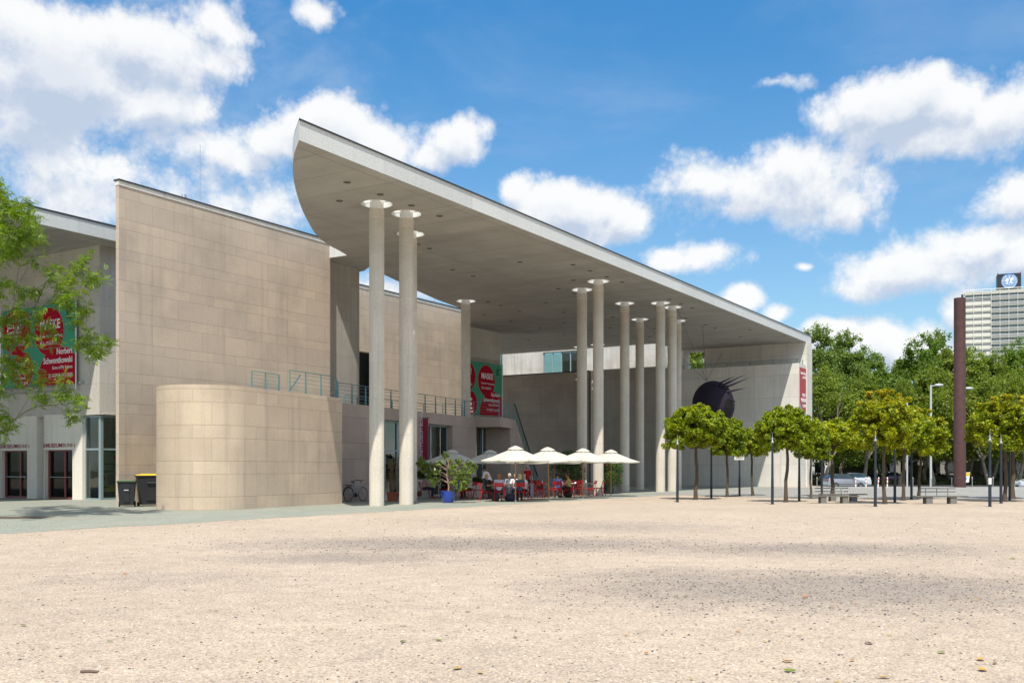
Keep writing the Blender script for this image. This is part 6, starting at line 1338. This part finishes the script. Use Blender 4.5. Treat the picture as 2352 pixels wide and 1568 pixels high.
# ================================================================ cars
m_paints={'silver':simple('silver_car_paint',(.42,.44,.48),.25,.55,var=.03,coat=1),'purple':simple('purple_car_paint',(.10,.02,.10),.3,.3,var=.03,coat=1),'white':simple('white_car_paint',(.62,.66,.70),.3,.1,var=.03,coat=1)}
m_cglass=simple('car_glass',(.02,.035,.04),.06,var=.1,spec=.9); m_light=simple('lamp_glass',(.75,.78,.8),.15,spec=.9); m_tail=simple('tail_lamp',(.42,.01,.02),.25,spec=.8); m_trim=simple('black_trim',(.015,.015,.016),.6)
def car(label,loc,rz,paint,Lc=4.15,H=1.46,Wc=1.74,roofmat=None,group=None):
    r=thing('parked_car',label,'car',loc,rz,group); hw=Wc/2; k=Lc/4.2; q_=H/1.48
    ST=[(0,.50,.50,.62,.62),(.10,.68,.68,.80,.80),(.55,.80,.80,.86,.84),(1.10,.92,.92,.87,.80),(1.35,.96,1.02,.87,.76),(1.95,.98,1.40,.87,.60),(2.35,.985,1.46,.87,.59),(3.05,1.0,1.47,.87,.59),(3.55,1.02,1.42,.86,.58),(3.92,1.04,1.15,.84,.64),(4.08,1.0,1.0,.82,.80),(4.17,.72,.72,.80,.80),(4.20,.45,.45,.78,.78)]
    ST=[(x*k,zb*q_,zr*q_,w*Wc/1.74,wt*Wc/1.74) for x,zb,zr,w,wt in ST]
    def sec(s):
        x,zb,zr,w,wt=s; return [(x,.22,w*.94),(x,.34,w),(x,(zb+.34)*.55,w*1.0),(x,zb,w*.965),(x,zr,wt),(x,zr+.035*(1 if zr>zb+.02 else .3),0)]
    body=MB();gls=MB();rf=MB()
    S=[sec(s) for s in ST]
    for i in range(len(S)-1):
        for j in range(5):
            for sg in (1,-1):
                a,b_,c,d=S[i][j],S[i+1][j],S[i+1][j+1],S[i][j+1]; P_=[(p[0]-Lc/2,p[2]*sg,p[1]) for p in (a,b_,c,d)]
                if sg<0: P_=P_[::-1]
                tgt=body
                if j==3 and 4<=i<=8: tgt=gls
                if j==4 and i in (4,8): tgt=gls
                if j==4 and 5<=i<=7: tgt=rf
                if j==4 and i==9: tgt=gls
                if j==3 and i==9: tgt=body
                tgt.face(P_)
    for e in (0,len(S)-1):
        pts=[(p[0]-Lc/2,p[2],p[1]) for p in S[e]]+[(p[0]-Lc/2,-p[2],p[1]) for p in S[e][::-1][1:]]; body.face(pts if e else pts[::-1])
    body.face([(-Lc/2,.6,.22),(Lc/2,.7,.22),(Lc/2,-.7,.22),(-Lc/2,-.6,.22)]); bo=body.build('body',paint,r,smooth=35,local=True); gls.build('windows',m_cglass,r,local=True); rf.build('roof_panel',roofmat or paint,r,local=True)
    pl_=MB()
    for sg in (1,-1):
        for xx,zz0,zz1,y0,y1 in ((2.50,.99,1.46,.855,.595),(3.35,1.0,1.45,.855,.595),(1.42,.96,1.1,.86,.76)):
            pl_.obox((xx*k-Lc/2,sg*(y0*Wc/1.74),zz0*q_),(.07,0,0),(0,sg*.012,0),(0,-sg*(y0-y1)*Wc/1.74,(zz1-zz0)*q_))
        pl_.obox((.9*k-Lc/2,sg*(hw+.003),.46),(2.5*k,0,0),(0,sg*.012,0),(0,0,.035)) 
    pl_.build('trim',m_trim,r,local=True)
    for xx in (.80*k,3.38*k):
        for sg in (1,-1):
            w=MB(); w.tube([(xx-Lc/2,sg*(hw-.20),.31),(xx-Lc/2,sg*(hw+.008),.31)],.315,26); wo_=w.build('wheel',m_tyre,r,local=True)
            h=MB(); h.tube([(xx-Lc/2,sg*(hw+.004),.31),(xx-Lc/2,sg*(hw+.014),.31)],.06,12)
            h.lathe([(.205,0),(.205,.012),(.185,.012),(.185,0)],24); 
            nv=24*4; h.v[-nv:]=[(xx-Lc/2+p[0],sg*(hw+.004+p[2]),.31+p[1]) for p in h.v[-nv:]]
            for t in range(10): a=t*.628; c,s_=math.cos(a),math.sin(a); h.obox((xx-Lc/2+.04*c-.016*s_,sg*(hw+.004),.31+.04*s_+.016*c),(.155*c,0,.155*s_),(.032*s_,0,-.032*c),(0,sg*.009,0))
            h.build('rim',m_steel,wo_,local=True)
    for sg in (1,-1):
        h=MB(); h.ball((.16*k-Lc/2,sg*.60*Wc/1.74,.66*q_),(.16,.19,.085),12,8); h.build('headlight',m_light,r,local=True,smooth=True)
        h=MB(); h.ball((4.10*k-Lc/2,sg*.66*Wc/1.74,.86*q_),(.09,.16,.11),12,8); h.build('tail_light',m_tail,r,local=True,smooth=True)
        h=MB(); h.ball((1.52*k-Lc/2,sg*(hw+.10),1.0*q_),(.07,.10,.065),10,6); h.build('mirror',paint,r,local=True,smooth=True)
        h=MB(); h.obox((2.25*k-Lc/2,sg*(hw-.012),.80*q_),(.18,0,0),(0,sg*.03,0),(0,0,.03)); h.build('door_handle',paint,r,local=True)
    h=MB(); h.obox((-Lc/2-.012,-.26,.40),(0,.52,0),(.01,0,0),(0,0,.11)); h.build('number_plate',m_white,r,local=True); h=MB(); h.obox((-Lc/2-.008,-.5,.24),(0,1.0,0),(.03,0,0),(0,0,.12)); h.build('grille',m_trim,r,local=True)
    return r
GC='cars on the road beyond the plaza'
X97=lambda px,D:(px-2048)/3982*D
car('silver hatchback parked behind the two left benches, nose to the right',(X97(3377,97),97,-.33),R(180)+R(6),m_paints['silver'],4.05,1.46,group=GC)
car('pale silver estate car half hidden behind the silver hatchback, nose to the left',(X97(3392,107),107,-.33),R(4),m_paints['white'],4.5,1.50,group=GC)
car('small purple car with a white roof behind the low hedge, left of the lamp post',(X97(3553,126),126,-.33),R(-3),m_paints['purple'],2.9,1.55,1.6,m_paints['white'],group=GC)
car('white car cut off by the right edge of the picture',(X97(4150,97),97,-.33),R(0),m_paints['white'],4.2,1.52,group=GC)
# leaning info board and cyclist hint at the far right
b=MB(); bx=xs(3864,112); b.obox((bx-.3,112,.05),(.62,0,.05),(0,.04,0),(.16,0,1.15)); ib=b.build('notice_board',m_white,at=(bx,112,0)); tag(ib,'small leaning yellow and white notice board right of the rusty column','sign')
b=MB(); b.obox((bx-.19,111.99,.80),(.60,0,.05),(0,-.004,0),(.05,0,.36)); b.build('printed_field',m_lidy,ib); b=MB(); b.obox((bx-.25,111.99,.35),(.30,0,.03),(0,-.004,0),(.05,0,.30)); b.build('printed_field',m_pal,ib)
b=MB(); b.tube([(bx-.05,112.05,-.33),(bx+.08,112.05,.9)],.025,6); b.build('post',m_copp,ib)
# ================================================================ ash tree entering at the left
at=thing('ash_tree','feathery ash tree reaching in from the left edge before the entrance poster','tree',(-19.4,32.4,0))
CLU=[(15,70,45),(30,150,60),(100,190,65),(160,170,35),(20,230,85),(120,270,75),(185,240,40),(60,330,85),(160,350,70),(205,320,45),(230,400,40),(120,420,65),(40,400,60),(30,480,65),(90,470,55),(200,520,35),(15,630,40),(100,700,55),(200,680,52),(300,600,40),(330,560,26),(370,640,52),(420,600,45),(460,560,38),(480,510,38),(512,500,26),(520,620,42),(560,630,38),(585,610,22),(440,700,52),(380,720,52),(330,740,45),(480,800,36),(450,870,24),(500,790,24),(100,820,52),(50,850,52),(150,860,52),(230,830,42),(280,900,42),(325,950,28),(120,930,50),(60,960,45),(170,960,42),(20,1000,45),(30,1100,55),(20,1180,55),(110,1150,52),(170,1110,36),(190,1180,42),(120,1250,42),(200,1300,50),(258,1330,32),(30,1290,36),(20,1400,36),(60,1460,42),(30,1520,42),(10,1450,36),(360,1310,34),(400,1280,40),(440,1310,34),(470,1340,22),(420,1420,26),(440,1440,14),(540,940,30),(500,980,22),(590,1030,26),(560,1060,18),(640,980,26),(610,1000,18),(480,1000,14),(530,1040,14),(370,1190,24),(250,1210,24),(-40,100,70),(-60,300,90),(-60,500,90),(-60,700,90),(-60,900,90),(-50,1100,80),(-60,1300,70),(-150,200,120),(-160,450,130),(-170,700,130),(-160,950,120),(-260,350,140),(-270,650,140)]
g_=random.Random(77)
def AP(a,b_,D): px,py=a*.676,700+b_*.676; return (xs(px,D),D,1.6+(1875-py)/3982*D)
tips=[];rads=[]
for a,b_,r_ in CLU:
    m=max(2,int((r_/30)**2))
    for _ in range(m):
        q=r_*.72*math.sqrt(g_.random()) if m>1 else 0; an=g_.uniform(0,6.28); D=33+g_.uniform(-1.8,1.8)*min(1.6,r_/60)
        if a<0: D=33+g_.uniform(-4,4)
        tips.append(AP(a+q*math.cos(an),b_+q*math.sin(an),D)); rads.append(r_)
def pinnate(tips,rads,seed):
    g=np.random.default_rng(seed); out=[]
    for (x,y,z),r_ in zip(tips,rads):
        nl=int(17 if r_>=40 else 15)
        for i in range(nl):
            d=g.normal(size=3); d[2]*=.6; d/=np.linalg.norm(d); d[2]-=.25; d/=np.linalg.norm(d)
            base=np.array([x,y,z])+g.normal(size=3)*.10; up=np.array([0,0,1.])+g.normal(size=3)*.35; sd=np.cross(d,up); sd/=np.linalg.norm(sd)+1e-9; nn=np.cross(sd,d)
            for k in range(1,6):
                for s in ((-1,1) if k<5 else (0,)):
                    p=base+d*(.045*k); dr=(d*.62+sd*s*.85) if s else d; dr=dr/np.linalg.norm(dr); ln=.105*(1-.06*abs(k-3))*(.8+.4*g.random()); wd=.036
                    cr=np.cross(dr,nn); cr/=np.linalg.norm(cr)+1e-9; tip=p+dr*ln-np.array([0,0,.02]); m1=p+dr*ln*.45
                    out.append([p,m1+cr*wd*.5,tip,m1-cr*wd*.5])
    return np.array(out)
m_ash=leaf_mat('ash_leaf',[(.04,.08,.008),(.10,.18,.012),(.20,.30,.02),(.36,.30,.04)],.36,.45)
cards_obj('crown',pinnate(tips,rads,9),m_ash,at)
m_ashb=simple('lichen_grey_bark',(.20,.175,.14),.9,var=.45,scale=14,bump=.5,bscale=40)
b=MB(); base=(-19.4,32.4,0)
def br(pts,r0,r1,D0=33,D1=33,n=6):
    P_=[AP(a,b_,D0+(D1-D0)*i/(len(pts)-1)) for i,(a,b_) in enumerate(pts)]; b.tube(P_,[r0+(r1-r0)*i/(len(P_)-1) for i in range(len(P_))],n)
b.tube([base,(-19.3,32.45,1.2),AP(-120,1640,32.6),AP(-70,1400,32.8),AP(-50,1150,33),AP(-60,900,33),AP(-90,600,33),AP(-110,300,33),AP(-100,60,33)],[.26,.20,.17,.14,.12,.10,.08,.055,.02],12)
br([(-70,1400),(-20,1340),(10,1260),(30,1160),(62,1045),(95,1005),(110,930),(160,860),(215,760),(270,640),(330,560)],.075,.012,32.9,33.6)
br([(62,1045),(90,930),(120,800),(90,690),(110,560),(160,420),(180,300)],.035,.006,33,32.2)
br([(90,930),(60,800),(100,660),(180,520),(245,470),(380,430)],.022,.003,33,33.2)
br([(245,470),(330,480),(400,500),(480,520),(540,590)],.006,.003,33.2,33.6)
br([(95,1010),(180,1012),(260,1030),(330,1020),(400,1015),(470,1025),(520,1055),(580,1072)],.024,.008,33,33.8)
br([(470,1025),(500,990),(560,1000),(620,1000),(660,985)],.010,.003,33.8,33.9)
br([(-90,1560),(-30,1540),(30,1500),(90,1440),(150,1400),(210,1372),(280,1360),(340,1362),(410,1290)],.045,.008,32.8,33.4)
br([(330,1362),(380,1400),(430,1415)],.008,.003,33.4,33.5); br([(100,1432),(165,1330),(190,1180)],.014,.004,33.2,32.9)
br([(90,930),(200,820),(300,740),(420,700),(520,660),(590,620)],.018,.004,33.2,34); br([(300,740),(380,650),(460,560)],.009,.003,33.6,34); br([(300,740),(420,790),(500,800)],.009,.003,33.6,34)
br([(-90,600),(-20,480),(60,350),(120,220),(150,170)],.04,.006,33,32.5); br([(-100,300),(-30,200),(40,120)],.03,.005,33,33.4)
for (x,y,z) in tips[::5]:
    b.tube([(x,y,z),(x-g_.uniform(.05,.5),y+g_.uniform(-.3,.3),z-g_.uniform(.0,.35))],[.003,.007],4)
b.build('trunk',m_ashb,at,smooth=True)
# ================================================================ leaves on the ground
m_lv=[simple('dry_brown_leaf',(.15,.055,.025),.8,var=.4,scale=30),simple('yellow_leaf',(.48,.28,.05),.75,var=.3,scale=30),simple('green_fallen_leaf',(.16,.20,.03),.7,var=.3,scale=30),simple('orange_leaf',(.40,.15,.04),.8,var=.3,scale=30),m_bark]
def leafmesh(mb,x,y,s,rz,mi=0,curl=.35):
    n=7; curl*=random.uniform(.1,.8); tw=random.uniform(-.35,.35); j1=[random.uniform(.7,1.15) for _ in range(7)]; j2=[random.uniform(.7,1.15) for _ in range(7)]; c,s_=math.cos(rz),math.sin(rz); top=[];bot=[];mid=[]
    for i in range(n):
        t=i/(n-1); w=.36*s*math.sin(math.pi*min(1,t*.92+.04))**.8; X=(t-.5)*s; Z=.012+curl*s*(t-.5)**2*1.6
        mid.append((X,0,Z)); top.append((X,w*j1[i],Z+curl*w*.8+tw*w*.5+.3*abs(tw)*w)); bot.append((X,-w*j2[i],Z+curl*w*.6-tw*w*.5+.3*abs(tw)*w))
    tr=lambda p:(x+p[0]*c-p[1]*s_,y+p[0]*s_+p[1]*c,p[2])
    V_=[tr(p) for p in mid+top+bot]; F=[(i,i+1,n+i+1,n+i) for i in range(n-1)]+[(2*n+i,2*n+i+1,i+1,i) for i in range(n-1)]; mb.mesh(V_,F,mi)
def gp_(px,py): D=1.6*3982/(py-1875); return (px-2048)/3982*D,D
for px,py,s,mi,lab in [(3475,2575,.16,0,'curled red-brown leaf lying alone in the right foreground'),(3765,2612,.13,2,'pale green-yellow leaf right of the red-brown leaf'),(3150,2648,.17,1,'ochre leaf curled over a dark one in the lower right'),(3160,2688,.17,2,'long olive leaf below the curled ochre leaf'),(3920,2640,.16,1,'orange-yellow leaf standing up near the right edge'),(3930,2682,.17,1,'long thin ochre leaf below the one standing up near the right edge'),(3535,2712,.16,1,'ochre leaf at the bottom edge, right of centre'),(3628,2620,.10,0,'small crumpled dark leaf in the lower right'),(3220,2390,.15,3,'orange and brown leaf in the dark chippings'),(4050,2235,.15,2,'green leaf near the right edge in the middle distance'),(93,2503,.14,2,'green leaf lying in the left foreground'),(440,2566,.09,2,'small green leaf left of centre foreground'),(1755,2562,.13,2,'dark green leaf at the bottom centre'),(1920,2693,.10,1,'yellow leaf at the bottom edge, centre'),(1830,2676,.16,1,'long yellow leaf at the bottom, slightly left of centre'),(500,2297,.14,3,'orange leaf in the left middle distance'),(1870,2447,.12,2,'green leaf in the middle foreground')]:
    x,y=gp_(px,py); b=MB(); leafmesh(b,0,0,s*.62,random.uniform(-1.4,1.4)); o=b.build('fallen_leaf',m_lv[mi],None,smooth=True); o.location=(x,y,0); tag(o,lab,'leaf','fallen leaves on the gravel')
x,y=gp_(357,2690); b=MB(); b.tube([(-.07,0,.012),(.0,.005,.014),(.075,-.004,.012)],[.010,.013,.009],7); o=b.build('wood_chip',m_bark,None); o.location=(x,y,0); tag(o,'short dark piece of wood in the lower left foreground','stick')
b=MB()
for i in range(520):
    D=7.1+random.random()**1.2*42; x=random.uniform(-.5,.52)*D
    if x/D<.05 and random.random()<.6: continue
    leafmesh(b,x,D,random.uniform(.025,.06),random.uniform(0,6.28),random.choice((0,1,2,3,3,1)),.3)
tag(b.build('leaf_litter',m_lv),'small scattered dry leaves over the plaza','leaf litter',kind='stuff')
